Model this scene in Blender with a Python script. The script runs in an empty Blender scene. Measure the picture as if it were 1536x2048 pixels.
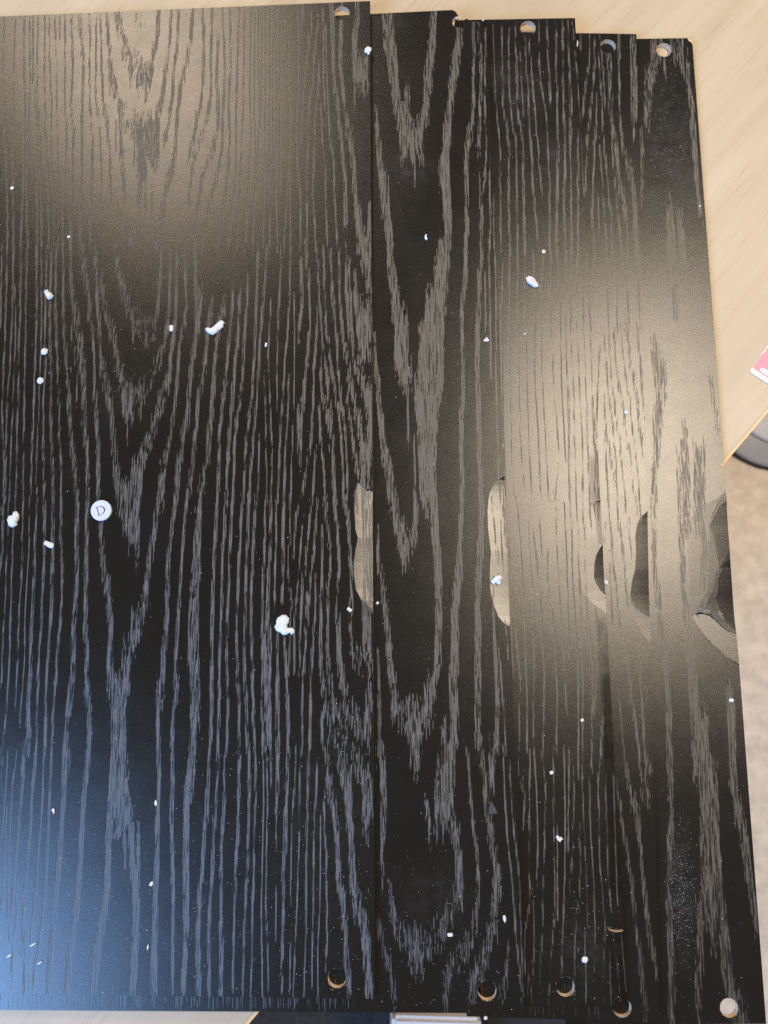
import bpy, bmesh, math, random
import numpy as np
from mathutils import Matrix, Vector
from mathutils.geometry import delaunay_2d_cdt
rad = math.radians
random.seed(7); rng = np.random.default_rng(7)
sc = bpy.context.scene
C = sc.collection

# ------------------------------------------------------------------ camera (phone held above the table)
FPX = 1500.0; TH = rad(8.0); RO = rad(0.5); CH = 0.43
_f = np.array([0, math.sin(TH), -math.cos(TH)]); _u = np.array([0, math.cos(TH), math.sin(TH)]); _r = np.array([1.0, 0, 0])
_R = np.array([[math.cos(RO), 0, math.sin(RO)], [0, 1, 0], [-math.sin(RO), 0, math.cos(RO)]])
AX_R, AX_U, AX_F = _R @ _r, _R @ _u, _R @ _f
CAM = np.array([0, 0, CH])
cd = bpy.data.cameras.new('camera'); cam = bpy.data.objects.new('camera', cd); C.objects.link(cam)
cam.matrix_world = Matrix(((AX_R[0], AX_U[0], -AX_F[0], 0), (AX_R[1], AX_U[1], -AX_F[1], 0), (AX_R[2], AX_U[2], -AX_F[2], CH), (0, 0, 0, 1)))
cd.sensor_fit = 'VERTICAL'; cd.sensor_height = 24.0; cd.lens = FPX / 2048 * 24; cd.clip_start = 0.01; cd.clip_end = 100
cd.dof.use_dof = True; cd.dof.focus_distance = 0.425; cd.dof.aperture_fstop = 7.0
sc.camera = cam

# ------------------------------------------------------------------ light: two ceiling panels, a window, dim room
w = bpy.data.worlds.new('World'); sc.world = w; w.use_nodes = True
bg = w.node_tree.nodes['Background']; bg.inputs[0].default_value = (1.0, 0.96, 0.92, 1); bg.inputs[1].default_value = 0.20
def area(name, loc, aim, sx, sy, power, col):
    l = bpy.data.lights.new(name, 'AREA'); l.shape = 'RECTANGLE'; l.size = sx; l.size_y = sy; l.energy = power; l.color = col
    o = bpy.data.objects.new(name, l); C.objects.link(o); o.location = loc
    d = Vector(aim) - Vector(loc); o.rotation_euler = d.to_track_quat('-Z', 'Y').to_euler()
    return o
area('ceiling_lamp', (0.66, 0.44, 1.62), (0.66, 0.44, 0), 0.52, 0.76, 38.0, (1.0, 0.835, 0.63))
area('ceiling_lamp', (-0.88, 1.72, 1.62), (-0.80, 1.5, 0), 0.62, 0.78, 27.5, (1.0, 0.81, 0.60))
area('window_light', (-1.52, -1.20, 1.45), (-0.1, -0.1, 0.0), 0.90, 1.05, 88.0, (0.27, 0.52, 1.0))
sc.view_settings.view_transform = 'Standard'; sc.view_settings.look = 'None'; sc.view_settings.exposure = 0.0; sc.view_settings.gamma = 1.0
try:
    sc.cycles.use_denoising = False
except Exception:
    pass

# ------------------------------------------------------------------ helpers
def ray(px, py):
    u = (px - 768) / FPX; v = (py - 1024) / FPX
    return u * AX_R - v * AX_U + AX_F
def on_z(px, py, z):
    d = ray(px, py); return CAM + d * ((z - CH) / d[2])
def tag(o, label=None, cat=None, group=None, kind=None):
    if label: o['label'] = label
    if cat: o['category'] = cat
    if group: o['group'] = group
    if kind: o['kind'] = kind
    return o
def link(name, me, mat=None, parent=None, mw=None):
    o = bpy.data.objects.new(name, me); C.objects.link(o)
    if mat: me.materials.append(mat)
    if parent: o.parent = parent
    if mw is not None: o.matrix_world = mw
    return o
def mesh_from(name, vs, fs):
    me = bpy.data.meshes.new(name); me.from_pydata([tuple(map(float, v)) for v in vs], [], fs); me.update(); return me
def empty(name, mw):
    o = bpy.data.objects.new(name, None); C.objects.link(o); o.empty_display_size = 0.02; o.matrix_world = mw; return o

class NT:
    def __init__(s, name):
        s.m = bpy.data.materials.new(name); s.m.use_nodes = True; s.t = s.m.node_tree; s.n = s.t.nodes; s.b = s.n['Principled BSDF']
    def node(s, ty, **kw):
        x = s.n.new(ty)
        for k, v in kw.items():
            if k.startswith('_'): setattr(x, k[1:], v)
            else: x.inputs[k.replace('__', ' ')].default_value = v
        return x
    def l(s, a, b): s.t.links.new(a, b)
    def noise(s, vec, scale, detail=2.0, rough=0.5, stretch=None):
        if stretch:
            mp = s.n.new('ShaderNodeMapping'); mp.inputs['Scale'].default_value = stretch; s.l(vec, mp.inputs['Vector']); vec = mp.outputs[0]
        x = s.n.new('ShaderNodeTexNoise'); x.inputs['Scale'].default_value = scale; x.inputs['Detail'].default_value = detail; x.inputs['Roughness'].default_value = rough
        s.l(vec, x.inputs['Vector']); return x.outputs['Fac']
    def ramp(s, fac, stops):
        r = s.n.new('ShaderNodeValToRGB'); e = r.color_ramp.elements
        e[0].position, e[0].color = stops[0]; e[1].position, e[1].color = stops[-1]
        for p, c in stops[1:-1]:
            x = e.new(p); x.color = c
        s.l(fac, r.inputs[0]); return r.outputs[0]
    def math(s, op, a, b=None, c=None, clamp=False):
        x = s.n.new('ShaderNodeMath'); x.operation = op; x.use_clamp = clamp
        for i, v in enumerate((a, b, c)):
            if v is None: continue
            if isinstance(v, (int, float)): x.inputs[i].default_value = v
            else: s.l(v, x.inputs[i])
        return x.outputs[0]
    def mix(s, fac, a, b):
        x = s.n.new('ShaderNodeMix'); x.data_type = 'RGBA'
        for i, v in ((0, fac), (6, a), (7, b)):
            if isinstance(v, (int, float)): x.inputs[i].default_value = v
            elif isinstance(v, tuple): x.inputs[i].default_value = v
            else: s.l(v, x.inputs[i])
        return x.outputs[2]
    def bump(s, h, strength, dist):
        x = s.n.new('ShaderNodeBump'); x.inputs['Strength'].default_value = strength; x.inputs['Distance'].default_value = dist; s.l(h, x.inputs['Height'])
        s.l(x.outputs[0], s.b.inputs['Normal']); return x
    def obj(s):
        return s.n.new('ShaderNodeTexCoord').outputs['Object']
def g(v): return (v, v, v, 1)

# ------------------------------------------------------------------ materials
def laminate(name, rough0, grain_amt=1.0):
    t = NT(name); co = t.obj()
    at = t.n.new('ShaderNodeAttribute'); at.attribute_name = 'grain'
    n1 = t.noise(co, 900, 2, 0.6, (2.2, 0.18, 1))
    gr = t.math('MULTIPLY', at.outputs['Fac'], t.math('MULTIPLY_ADD', n1, 1.5, 0.25), clamp=True)
    gr = t.math('MULTIPLY', gr, grain_amt)
    big = t.noise(co, 22, 3, 0.6)
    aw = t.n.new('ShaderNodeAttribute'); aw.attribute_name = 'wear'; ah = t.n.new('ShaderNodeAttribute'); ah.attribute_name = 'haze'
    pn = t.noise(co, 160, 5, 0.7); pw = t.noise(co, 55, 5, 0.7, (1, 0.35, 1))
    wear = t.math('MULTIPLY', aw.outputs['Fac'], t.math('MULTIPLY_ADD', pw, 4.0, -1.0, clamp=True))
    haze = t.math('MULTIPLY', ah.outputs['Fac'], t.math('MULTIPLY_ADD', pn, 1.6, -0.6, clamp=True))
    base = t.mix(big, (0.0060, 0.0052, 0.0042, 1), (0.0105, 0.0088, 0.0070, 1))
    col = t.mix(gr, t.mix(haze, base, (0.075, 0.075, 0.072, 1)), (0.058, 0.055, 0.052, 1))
    fine = t.noise(co, 2600, 2, 0.65)
    smear = t.noise(co, 60, 4, 0.65)
    r0 = t.math('MULTIPLY_ADD', smear, 0.07, rough0 - 0.035)
    ro = t.math('MULTIPLY_ADD', gr, 0.42, r0)
    bp = t.n.new('ShaderNodeBump'); bp.inputs['Strength'].default_value = 0.25; bp.inputs['Distance'].default_value = 0.0001
    t.l(t.math('MULTIPLY_ADD', gr, -1.5, fine), bp.inputs['Height'])
    df = t.n.new('ShaderNodeBsdfDiffuse'); t.l(col, df.inputs['Color']); t.l(bp.outputs[0], df.inputs['Normal'])
    gl = t.n.new('ShaderNodeBsdfGlossy'); gl.distribution = 'BECKMANN'; gl.inputs['Color'].default_value = (1, 1, 1, 1)
    t.l(ro, gl.inputs['Roughness']); t.l(bp.outputs[0], gl.inputs['Normal'])
    fr = t.n.new('ShaderNodeFresnel'); fr.inputs['IOR'].default_value = 1.5; t.l(bp.outputs[0], fr.inputs['Normal'])
    mx = t.n.new('ShaderNodeMixShader'); t.l(t.math('MULTIPLY', t.math('MULTIPLY', fr.outputs[0], t.math('MULTIPLY_ADD', gr, 0.75, 1.0)), t.math('MULTIPLY_ADD', wear, -0.72, 1.0)), mx.inputs[0]); t.l(df.outputs[0], mx.inputs[1]); t.l(gl.outputs[0], mx.inputs[2])
    t.n.remove(t.b); t.l(mx.outputs[0], t.n['Material Output'].inputs['Surface'])
    return t.m
M_LAM = laminate('black_oak_laminate', 0.31)
M_REC = laminate('pressed_black_laminate', 0.31, 0.9)

def m_core():
    t = NT('raw_fibreboard'); co = t.obj()
    n = t.noise(co, 700, 3, 0.6, (1, 1, 3))
    t.l(t.ramp(n, [(0.3, (0.46, 0.33, 0.22, 1)), (0.7, (0.80, 0.63, 0.47, 1))]), t.b.inputs['Base Color'])
    t.b.inputs['Roughness'].default_value = 0.9; t.bump(n, 0.5, 0.0004); return t.m
M_CORE = m_core()

def m_table(angle):
    t = NT('pale_beech_veneer'); co = t.obj()
    mp = t.n.new('ShaderNodeMapping'); mp.inputs['Rotation'].default_value = (0, 0, -angle); t.l(co, mp.inputs['Vector']); v = mp.outputs[0]
    wide = t.noise(v, 9, 3, 0.55, (0.35, 3.0, 1))
    mid = t.noise(v, 40, 4, 0.6, (0.22, 2.6, 1))
    pore = t.noise(v, 300, 2, 0.5, (0.10, 2.4, 1))
    c = t.ramp(wide, [(0.25, (0.355, 0.285, 0.195, 1)), (0.5, (0.415, 0.345, 0.246, 1)), (0.75, (0.47, 0.40, 0.30, 1))])
    c = t.mix(t.math('MULTIPLY_ADD', mid, 2.0, -0.72, clamp=True), c, (0.375, 0.30, 0.208, 1))
    pm = t.math('MULTIPLY', t.math('MULTIPLY_ADD', pore, 9.0, -5.4, clamp=True), t.math('MULTIPLY_ADD', mid, 2.2, -0.7, clamp=True))
    c = t.mix(t.math('MULTIPLY', pm, 0.9), c, (0.24, 0.18, 0.11, 1))
    t.l(c, t.b.inputs['Base Color']); t.b.inputs['Roughness'].default_value = 0.5
    t.bump(pore, 0.15, 0.0002); return t.m

def plain(name, col, rough=0.5, metal=0.0, nscale=None, var=0.12, bump=0.0):
    t = NT(name); co = t.obj()
    n = t.noise(co, nscale or 60, 4, 0.6)
    a = tuple(c * (1 - var) for c in col) + (1,); b = tuple(min(1, c * (1 + var)) for c in col) + (1,)
    t.l(t.ramp(n, [(0.3, a), (0.7, b)]), t.b.inputs['Base Color'])
    t.b.inputs['Roughness'].default_value = rough; t.b.inputs['Metallic'].default_value = metal
    if bump: t.bump(n, 0.6, bump)
    return t.m
M_FOAM = plain('white_foam', (0.55, 0.58, 0.62), 0.7, 0, 900, 0.06, 0.00035)
M_FOAM.node_tree.nodes['Principled BSDF'].inputs['Subsurface Weight'].default_value = 0.0
M_DISC = plain('white_plastic', (0.50, 0.54, 0.63), 0.38, 0, 200, 0.02)
M_INK = plain('grey_print', (0.05, 0.06, 0.085), 0.6, 0, 100, 0.05)
M_FLOOR = plain('beige_floor', (0.68, 0.55, 0.405), 0.55, 0, 55, 0.16)
M_STEEL = plain('grey_painted_metal', (0.42, 0.40, 0.385), 0.4, 0, 20, 0.08)
M_RUBBER = plain('black_rubber', (0.012, 0.012, 0.013), 0.6, 0, 90, 0.1)
M_PINK = plain('pink_print', (0.78, 0.20, 0.26), 0.45, 0, 60, 0.04)
M_CARD = plain('white_card', (0.80, 0.77, 0.74), 0.55, 0, 90, 0.03)
M_DARK = plain('dark_weave', (0.035, 0.031, 0.029), 0.85, 0, 120, 0.5)
M_PALE = plain('pale_plastic', (0.66, 0.64, 0.65), 0.5, 0, 30, 0.04)
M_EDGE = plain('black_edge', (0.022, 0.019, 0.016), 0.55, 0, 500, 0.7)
M_CLEAR = plain('grey_film', (0.05, 0.05, 0.048), 0.25, 0, 60, 0.1)
M_FOIL = plain('crumpled_vinyl', (0.14, 0.13, 0.12), 0.4, 0, 500, 0.6, 0.0006)

# ------------------------------------------------------------------ setting: floor, table
fl = link('floor', mesh_from('floor', [(-4, -4, -0.74), (4, -4, -0.74), (4, 4, -0.74), (-4, 4, -0.74)], [(0, 1, 2, 3)]), M_FLOOR); tag(fl, kind='structure')
A = on_z(1536, 826, 0); B = on_z(510, 2035, 0)
ed = (A - B)[:2]; ed /= np.linalg.norm(ed); nrm = np.array([-ed[1], ed[0]])     # nrm points into the table
ANG = math.atan2(ed[1], ed[0]); M_TABLE = m_table(ANG)
tb = Matrix.Translation((B[0], B[1], 0)) @ Matrix.Rotation(ANG, 4, 'Z')
table = empty('table', tb); tag(table, 'pale beech table with grain running along its slanting edge, under the black panels', 'table')
bm = bmesh.new(); bmesh.ops.create_cube(bm, size=1)
bmesh.ops.scale(bm, vec=(2.4, 1.3, 0.022), verts=bm.verts); bmesh.ops.translate(bm, vec=(0.35, 0.65 + 0.0015, -0.011), verts=bm.verts)
bmesh.ops.bevel(bm, geom=bm.edges[:], offset=0.0012, segments=2, affect='EDGES')
me = bpy.data.meshes.new('table_top'); bm.to_mesh(me); bm.free()
mt = m_table(0.0); link('table_top', me, mt, table, tb)
bm = bmesh.new(); bmesh.ops.create_cube(bm, size=1)
bmesh.ops.scale(bm, vec=(2.4, 0.0015, 0.021), verts=bm.verts); bmesh.ops.translate(bm, vec=(0.35, 0.00075, -0.0118), verts=bm.verts)
me = bpy.data.meshes.new('edge_band'); bm.to_mesh(me); bm.free()
link('edge_band', me, plain('edge_banding', (0.62, 0.40, 0.19), 0.5, 0, 40, 0.08), table, tb)
for lx in (-0.6, 1.3):
    for ly in (0.12, 1.2):
        bm = bmesh.new(); bmesh.ops.create_cone(bm, cap_ends=True, segments=20, radius1=0.022, radius2=0.026, depth=0.718)
        bmesh.ops.translate(bm, vec=(lx, ly, -0.381), verts=bm.verts)
        me = bpy.data.meshes.new('table_leg'); bm.to_mesh(me); bm.free(); link('leg', me, M_STEEL, table, tb)

# ------------------------------------------------------------------ traced grain bands: tile origin, then "x,y;x,y;... w" in zoomed pixels (3.84 per photo pixel)
TILE = {'A1': (0, 0), 'A2': (0, 500), 'A3': (0, 1000), 'A4': (0, 1500), 'B1': (375, 0), 'B2': (375, 500), 'B3': (375, 1000), 'B4': (375, 1500),
        'C1': (740, 0), 'C2': (740, 500), 'C3': (740, 1000), 'C4': (740, 1500), 'D1': (1136, 50), 'D2': (1136, 550), 'D3': (1136, 1050), 'D4': (1136, 1548)}
G1 = {'A1': '''30,140;20,700;55,1400;60,1900 14/118,140;100,600;100,1400;105,1900 14/185,130;182,500;195,900;175,1500;160,1900 18/225,130;230,600;215,1000;205,1500;215,1900 14
255,130;250,600;285,1000;285,1500;285,1900 16/290,130;285,700;300,1000;320,1600;320,1900 13/345,130;342,600;348,1000;375,1500;375,1900 16/378,130;380,500;395,800;390,1200;415,1500;415,1900 10
418,130;430,400;435,800;440,1000;450,1500;450,1900 10/458,130;460,280 9/497,120;500,500;495,800;510,1000;505,1300;480,1600;485,1900 13/548,120;560,450;555,650;540,850;565,1000;555,1400;540,1650;545,1900 19
605,120;625,300;640,500;630,850;630,1250;620,1500;615,1900 21/685,110;692,250;685,600;690,850;712,1050;705,1350;690,1900 17/740,110;737,400;735,750;750,900;770,1050;780,1400;770,1600 12/770,150;780,500;790,800;820,950;840,1150;850,1400;855,1600 17
820,110;835,350;855,500;870,620;900,750;925,850;930,1150;945,1300;955,1530 28/850,430;840,600;850,690 18/890,110;920,220;950,350;985,440;1040,500;1090,550 36>50/1000,450;1010,620 26/1060,490;1075,660 50/1110,520;1115,700 46/1120,640;1122,770 9
1220,80;1205,300;1175,430;1160,530;1145,620 38/1030,100;1050,160 12/1080,100;1080,170 14/1315,90;1310,250;1290,450;1265,600;1250,760;1225,830;1190,940 22>40/925,850;960,900;1000,960;1060,1010 30>45
1050,950;1070,1150 90/1130,950;1140,1200 100/1200,920;1200,1230 60/1100,1180;1090,1350 90/1080,1330;1070,1560 40/1120,1280;1115,1600 18/1165,1450;1165,1630 9/1030,1150;1028,1270 12
1375,90;1360,350;1335,550;1320,800;1290,960;1260,1080 24/1480,80;1465,300;1440,430;1410,570;1380,720;1360,900;1350,1150;1320,1300;1275,1450;1260,1600;1220,1750;1200,1900 30/900,1620;1000,1780;1010,1900 24
890,950;890,1130 9''',
'A2': '''15,0;8,300;5,600 9/55,0;48,350;38,650;28,900;15,1250;30,1600;30,1900 17/105,0;98,300;90,600;75,900;60,1100;52,1300;45,1500;40,1900 14/110,300;120,500;118,700;105,1000;95,1300;85,1500;75,1750;75,1900 12
160,0;155,500;140,800;145,1100;130,1300;130,1500;125,1750;120,1900 18/208,0;200,400;195,700;188,1000;185,1300;180,1600;175,1900 14/278,0;282,350;280,600;268,900;262,1100;255,1300;245,1500;235,1900 18
318,0;318,300;318,600;310,850;300,1100;295,1300;280,1600;275,1750;290,1900 12/360,0;350,400;345,700;355,850;335,1050;330,1400;335,1600;340,1900 17/395,0;385,400;385,700;390,1000;390,1200;395,1450;405,1700;405,1900 22
432,0;425,400;435,700;440,900;455,1150;455,1400;465,1550;470,1900 18/485,0;485,350;490,600;505,800;520,1000;530,1150;540,1350;555,1550;575,1700;595,1900 20>34/545,0;545,300;570,430;595,550;615,700 26>36/615,700;625,850;640,1050;645,1250 46/645,1250;650,1400;670,1550;675,1800 26>36
630,0;650,150;690,380;690,500 36/705,540;720,750;725,900;720,1100;740,1200;745,1400;755,1550;755,1900 20>32/730,0;745,200;750,450;765,650;775,850;800,980;830,1100;850,1250;865,1400;880,1600;905,1750;920,1900 20>50
780,200;800,420;830,560;870,650;890,800;915,900;940,1020 22>44/940,1020;970,1100;1030,1130;1090,1100;1150,1000;1190,900;1240,800;1270,690;1300,450;1310,0 50>22/950,1080;960,1220 40/1010,1080;1010,1210 60/1075,1080;1080,1210 30/975,1200;980,1460 10/1008,1200;1010,1380 8/590,1000;590,1170 9/545,880;545,960 9/575,760;575,870 9/550,560;550,730 9
880,0;920,200;960,350;1010,480;1080,580;1130,640 30>44/1130,640;1190,600;1210,450;1230,200;1240,0 40>22/1020,500;1020,670 20/1120,620;1120,740 16/1360,0;1350,500;1335,650;1310,850;1290,1050;1240,1150;1200,1270;1170,1400 24>50/1170,1400;1110,1550;1060,1680;1030,1800 50>80/1050,1680;1040,1900 110/910,1780;940,1900 60/960,1840;1000,1900 90
1420,0;1430,500;1380,700;1370,900;1355,1100;1330,1300;1300,1450;1280,1600 22>30/1280,1600;1240,1720;1235,1900 36>76/1500,0;1510,600;1490,850;1450,1000;1445,1200;1430,1350;1400,1450;1390,1600;1360,1750;1350,1900 30>44/1536,1100;1510,1250;1495,1450;1480,1650;1450,1800;1435,1900 26''',
'A3': '''20,0;25,200;10,500 26/65,0;60,300;45,550;40,800;25,1000;15,1250;10,1450 12/115,0;100,300;90,600;80,900;75,1200;60,1450;40,1700;20,1900 15/178,0;168,300;170,500;155,700;140,1000;135,1250;115,1550 15/225,0;222,400;205,650;190,900;190,1200;170,1450;150,1740 9
285,0;270,250;265,500;255,700;245,900;235,1100;230,1400;215,1550;220,1900 20>36/340,0;340,250;340,450;330,650;320,850;325,950;310,1050;295,1250;290,1500;280,1750;275,1900 26>16/405,0;405,300;400,600;395,750;390,900;375,1100;360,1300;350,1550;345,1900 34>24
470,0;465,300;480,550;475,700;465,950;445,1100;435,1300;415,1500;405,1700;400,1900 24/585,0;590,200;590,480;590,650;580,800;560,950;565,1200;555,1400;530,1550;510,1750;500,1900 40/672,0;665,250;660,500;660,750;655,950;665,1150;665,1400;680,1550;690,1800;690,1900 36
765,180;780,300;785,450;815,570;830,720;845,850;850,1000;845,1150;830,1350;850,1500 42/900,0;960,100;1000,300 50/1060,0;1050,300;1055,450 60>30/1000,0;1010,250 110/980,0;1000,120 160/1220,0;1190,200;1165,380;1140,500;1130,650;1110,800 34>46/1110,800;1080,900;1050,1000;1020,1100;985,1200 50>66/975,1200;975,1350;960,1480;930,1560 56>80/855,1200;860,1440 30/940,1200;935,1300 10/950,1010;955,1150 11/1020,900;1015,1050 30
905,1470;910,1700 120/910,1650;910,1900 136/1345,0;1320,200;1295,400;1285,600;1285,800;1275,1000;1255,1150;1245,1350;1250,1500 34>44/1215,1430;1215,1650;1215,1900 40/1435,0;1410,250;1395,500;1385,700;1365,900;1360,1100;1345,1300;1360,1450;1340,1600;1320,1750;1325,1900 26>36
1510,150;1500,500;1490,700 40>70/1490,700;1480,1050;1480,1250 84/1480,1250;1490,1500;1480,1700;1485,1900 60>50''',
'A4': '''15,0;12,150 18/60,0;45,250;25,550;10,700 8/50,450;40,700;25,1000;10,1200 9/125,60;95,250;80,550;70,750 8/65,800;60,1300 12/180,0;175,250;155,450;140,600;125,800;115,1000;95,1100;70,1500 32>14/125,1200;100,1500;90,1800 22/270,0;265,150;245,350;235,600;215,800;195,1000;180,1200;165,1500 30>20/175,1300;190,1600;180,1880 28
335,0;330,250;320,500;300,700;290,900;275,1050;250,1300;225,1600;220,1880 14/395,0;385,250;375,500;365,750;355,950;340,1150;310,1400;260,1700;255,1880 20/500,0;490,250;480,500;465,700;450,900;430,1100;410,1300;390,1500;365,1880 48>34/535,50;530,200 18
680,0;660,200;640,400;625,650;615,850;600,1050;580,1250;555,1400;530,1650;510,1880 44/870,0;850,400;830,650;830,850;825,1050;800,1200;770,1400;740,1600;710,1880 50/940,0;960,300;980,500;1010,650;1030,900;1040,1100;1045,1400;1030,1650;1010,1880 60/900,0;905,560 110/950,500;960,900 20/1060,580;1065,1000 25
1215,0;1220,250;1210,500;1205,750;1200,950;1190,1100;1190,1300;1180,1550;1180,1880 36>54/1320,0;1325,250;1315,500;1320,750;1325,1000;1330,1250;1325,1500;1320,1880 36>22/1480,0;1450,200;1430,400;1430,650;1420,900;1425,1150;1430,1400;1410,1700;1400,1880 56>34/1520,1150;1520,1400;1510,1650;1520,1880 25''',
'B1': '''115,70;125,300;125,500;115,680;100,800;75,900;50,1050;20,1150;0,1240 24/190,70;185,250;180,450;185,650;170,800;150,900;125,1000;80,1130;50,1200;30,1350;10,1550 22/240,300;225,500;225,700;240,850;235,1000;190,1150;140,1270;110,1400;80,1600;50,1900 24
275,70;285,400;285,700;270,900;265,1150;240,1300;200,1450;150,1650;110,1900 20/330,70;330,500;320,800;325,1100;310,1350;280,1550;250,1750;230,1900 20/400,70;385,500;375,850;375,1100;370,1400;345,1600;310,1900 16/440,100;430,800;420,1100;400,1400;380,1900 12
490,70;480,700;490,1000;470,1400;440,1900 9/550,60;545,400;560,900;520,1400;500,1900 9/600,60;600,900;580,1900 8/640,60;630,900;630,1900 8/680,50;690,700;680,1500;690,1900 9/520,60;515,900;540,1500 7/575,60;570,800 7/660,300;655,1400 7/715,200;710,1500 8
740,50;735,400;760,600;790,900;780,1200;740,1900 12/780,50;775,500;790,1900 10/845,60;845,250;850,400;845,700;830,1000;845,1300;865,1500;870,1900 16/885,50;870,200 24/950,50;945,230;930,300;905,530;890,700;875,900;865,1150 15
1000,130;985,300;970,450;960,650;935,750;925,950;920,1200;915,1500;920,1900 14/1010,470;1000,700;975,900;970,1200;960,1500;975,1700;985,1900 14/1035,80;1045,250;1040,450;1045,650;1060,850 12/1020,830;1035,1100;1060,1300;1060,1500;1075,1900 12
1060,200;1065,500;1080,800;1090,1050;1120,1200;1130,1500;1150,1900 14/1100,20;1110,200;1115,400;1120,600;1150,800 36>22/1150,800;1165,1000;1190,1150;1210,1400;1215,1700 24>34/1190,20;1180,200;1170,450;1185,650;1200,800;1225,950 36>20/1225,950;1260,1100;1275,1250;1280,1450;1300,1600;1320,1900 44>28
1300,20;1295,200;1275,400;1285,520 46/1340,480;1340,640 110/1285,500;1280,650 30/1280,650;1285,820 12/1385,450;1380,520 12/1300,1600;1330,1900 50>70/1400,1620;1395,1900 40/1360,1800;1360,1900 50''',
'B2': '''100,350;80,600;50,750;30,900;10,1100;0,1300 40/190,400;150,650;145,800;120,950;90,1100;75,1250;60,1400;45,1600;20,1800 32/285,400;230,650;210,850;200,1050;185,1250;165,1400;160,1600;120,1750;100,1900 30>44/350,300;335,550;310,750;300,950;275,1150;260,1300;245,1450;240,1650;235,1900 24>30
400,300;395,600;375,780;360,950;345,1150;325,1350;315,1550;305,1750;300,1900 28/460,200;450,500;430,800;420,1000;395,1200;375,1350;360,1550;350,1900 24/540,0;525,500;510,850;495,1100;475,1250;455,1450;440,1600;430,1900 22/610,0;580,400;555,700;545,950;530,1200;510,1400;490,1650;475,1900 22
720,0;710,300;700,450;690,700;685,900;690,1200 18>10/640,350;630,600;615,850;630,1050;640,1300;650,1550;645,1900 14/590,1000;600,1250;610,1900 14/550,1450;540,1900 16/790,0;785,300;770,600;750,850;740,1050;720,1250;710,1500;695,1900 18
820,350;820,600;820,900;815,1200 12/780,1000;770,1250;755,1500;740,1900 20/815,1300;800,1600;795,1900 12/870,100;880,400;865,600;850,650 28/930,650;920,850;900,1000;890,1150;870,1300;860,1600 24>34/850,1200;850,1560 22/905,1700;880,1900 24
905,0;930,200;940,450;940,700 28>14/995,500;990,750;970,900;965,1150;955,1400;935,1550;920,1650 20/985,1560;970,1750;960,1900 18/990,0;1005,200;1020,450;1035,700;1060,900;1080,1050;1100,1250;1115,1500;1130,1900 16>30/1045,0;1050,300;1065,600;1090,750;1110,950;1140,1150;1165,1250;1180,1450;1200,1900 18
1020,880;1035,1100;1080,1300;1100,1500 20/1010,1160;1020,1400;1040,1600;1060,1900 16/1100,0;1110,300;1130,500;1150,700;1150,850;1175,1100;1200,1300;1220,1500;1230,1850 24>14/1165,0;1165,250;1180,500;1200,700;1230,900;1260,1050;1290,1200;1320,1350;1350,1500 18>40/1220,1100;1255,1300;1280,1550;1310,1700 18>34
1220,0;1220,300;1240,550;1270,750;1300,900;1340,1000;1370,1100;1390,1250 22>54/1240,100;1255,400;1260,600 20/1290,230;1300,450;1325,640 36>60/1365,470;1360,760 110/1410,300;1410,500 28/1340,0;1370,160 60>30/1395,0;1385,230 44/1400,1050;1405,1400 40/1400,1420;1385,1640 60/1340,1400;1350,1560 40/1340,1640;1350,1900 44/1400,1650;1390,1740 24''',
'B3': '''95,0;85,200;75,450 44>56/75,450;65,650;50,850;50,1100;60,1400;60,1640 70>90/45,1600;40,1900 60/225,0;220,200;205,450;195,700;190,900;188,1150;185,1400;185,1650;175,1900 32/290,0;285,250;265,450;265,750;255,1000;245,1300;245,1500;235,1900 26/345,0;335,200;325,400;315,650;305,900;300,1150;305,1400;310,1650;300,1900 24
420,0;410,200;395,450;390,650;380,850;375,1100;385,1400;400,1650;395,1900 24/470,0;465,250;450,550;445,850;435,1100;435,1300;450,1500;460,1900 26/525,0;510,250;500,500;490,750;490,1000;495,1250;500,1450;515,1900 26/595,0;595,300;580,600;575,900;570,1200;570,1400;570,1650;580,1900 20
640,0;640,200;630,450;620,700;615,900;620,1050 24>36/615,1050;615,1300;610,1500 84>66/610,1500;625,1700;620,1900 60/680,0;680,300;670,600;670,800 18/690,1050;690,1380 22/690,1400;695,1900 38/740,0;735,200;735,450;725,800 26/745,1060;760,1400;770,1600;775,1900 24>34/785,0;790,300 12/770,400;775,600;800,800;785,1000;780,1300 14/820,850;820,1350 16
855,0;835,150;820,250;815,400 15/890,150;875,300;855,500;845,700;830,850 15/945,0;935,200;910,450;905,550 20/885,600;875,800;865,1050;860,1280 20/930,720;910,1000 34/1000,0;985,200;970,400;945,600;940,750;920,900;905,1150;885,1400;880,1650;885,1900 18/985,560;985,800;965,1100;945,1300;945,1600;940,1900 18>30
1035,180;1035,450;1030,700;1025,950;1020,1200;1030,1400;1055,1550;1085,1650;1100,1750 18>44/1050,0;1075,150;1095,300 34/1100,400;1090,600 24/1075,650;1080,850;1075,1100;1080,1300;1110,1450;1130,1600;1180,1750;1230,1900 24>44/1130,0;1150,200;1165,350;1160,620 28/1145,740;1140,900 24/1160,950;1165,1150;1175,1300;1195,1450;1230,1580 44>50/1230,1580;1290,1680;1340,1740;1380,1740 46>80
1200,0;1235,150;1245,350;1260,600;1265,800 30>22/1240,850;1260,1050;1280,1200;1340,1270;1420,1270 24>64/1375,850;1375,1080 84/1400,1080;1400,1140 40/1400,1480;1390,1600;1380,1780 60/1380,1760;1385,1830 60/1300,1650;1310,1780 34/1030,1680;1040,1900 28/1120,1800;1130,1900 24
1380,-30;1375,150;1390,400;1390,600;1390,790 100/1290,-30;1300,100 30''',
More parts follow.
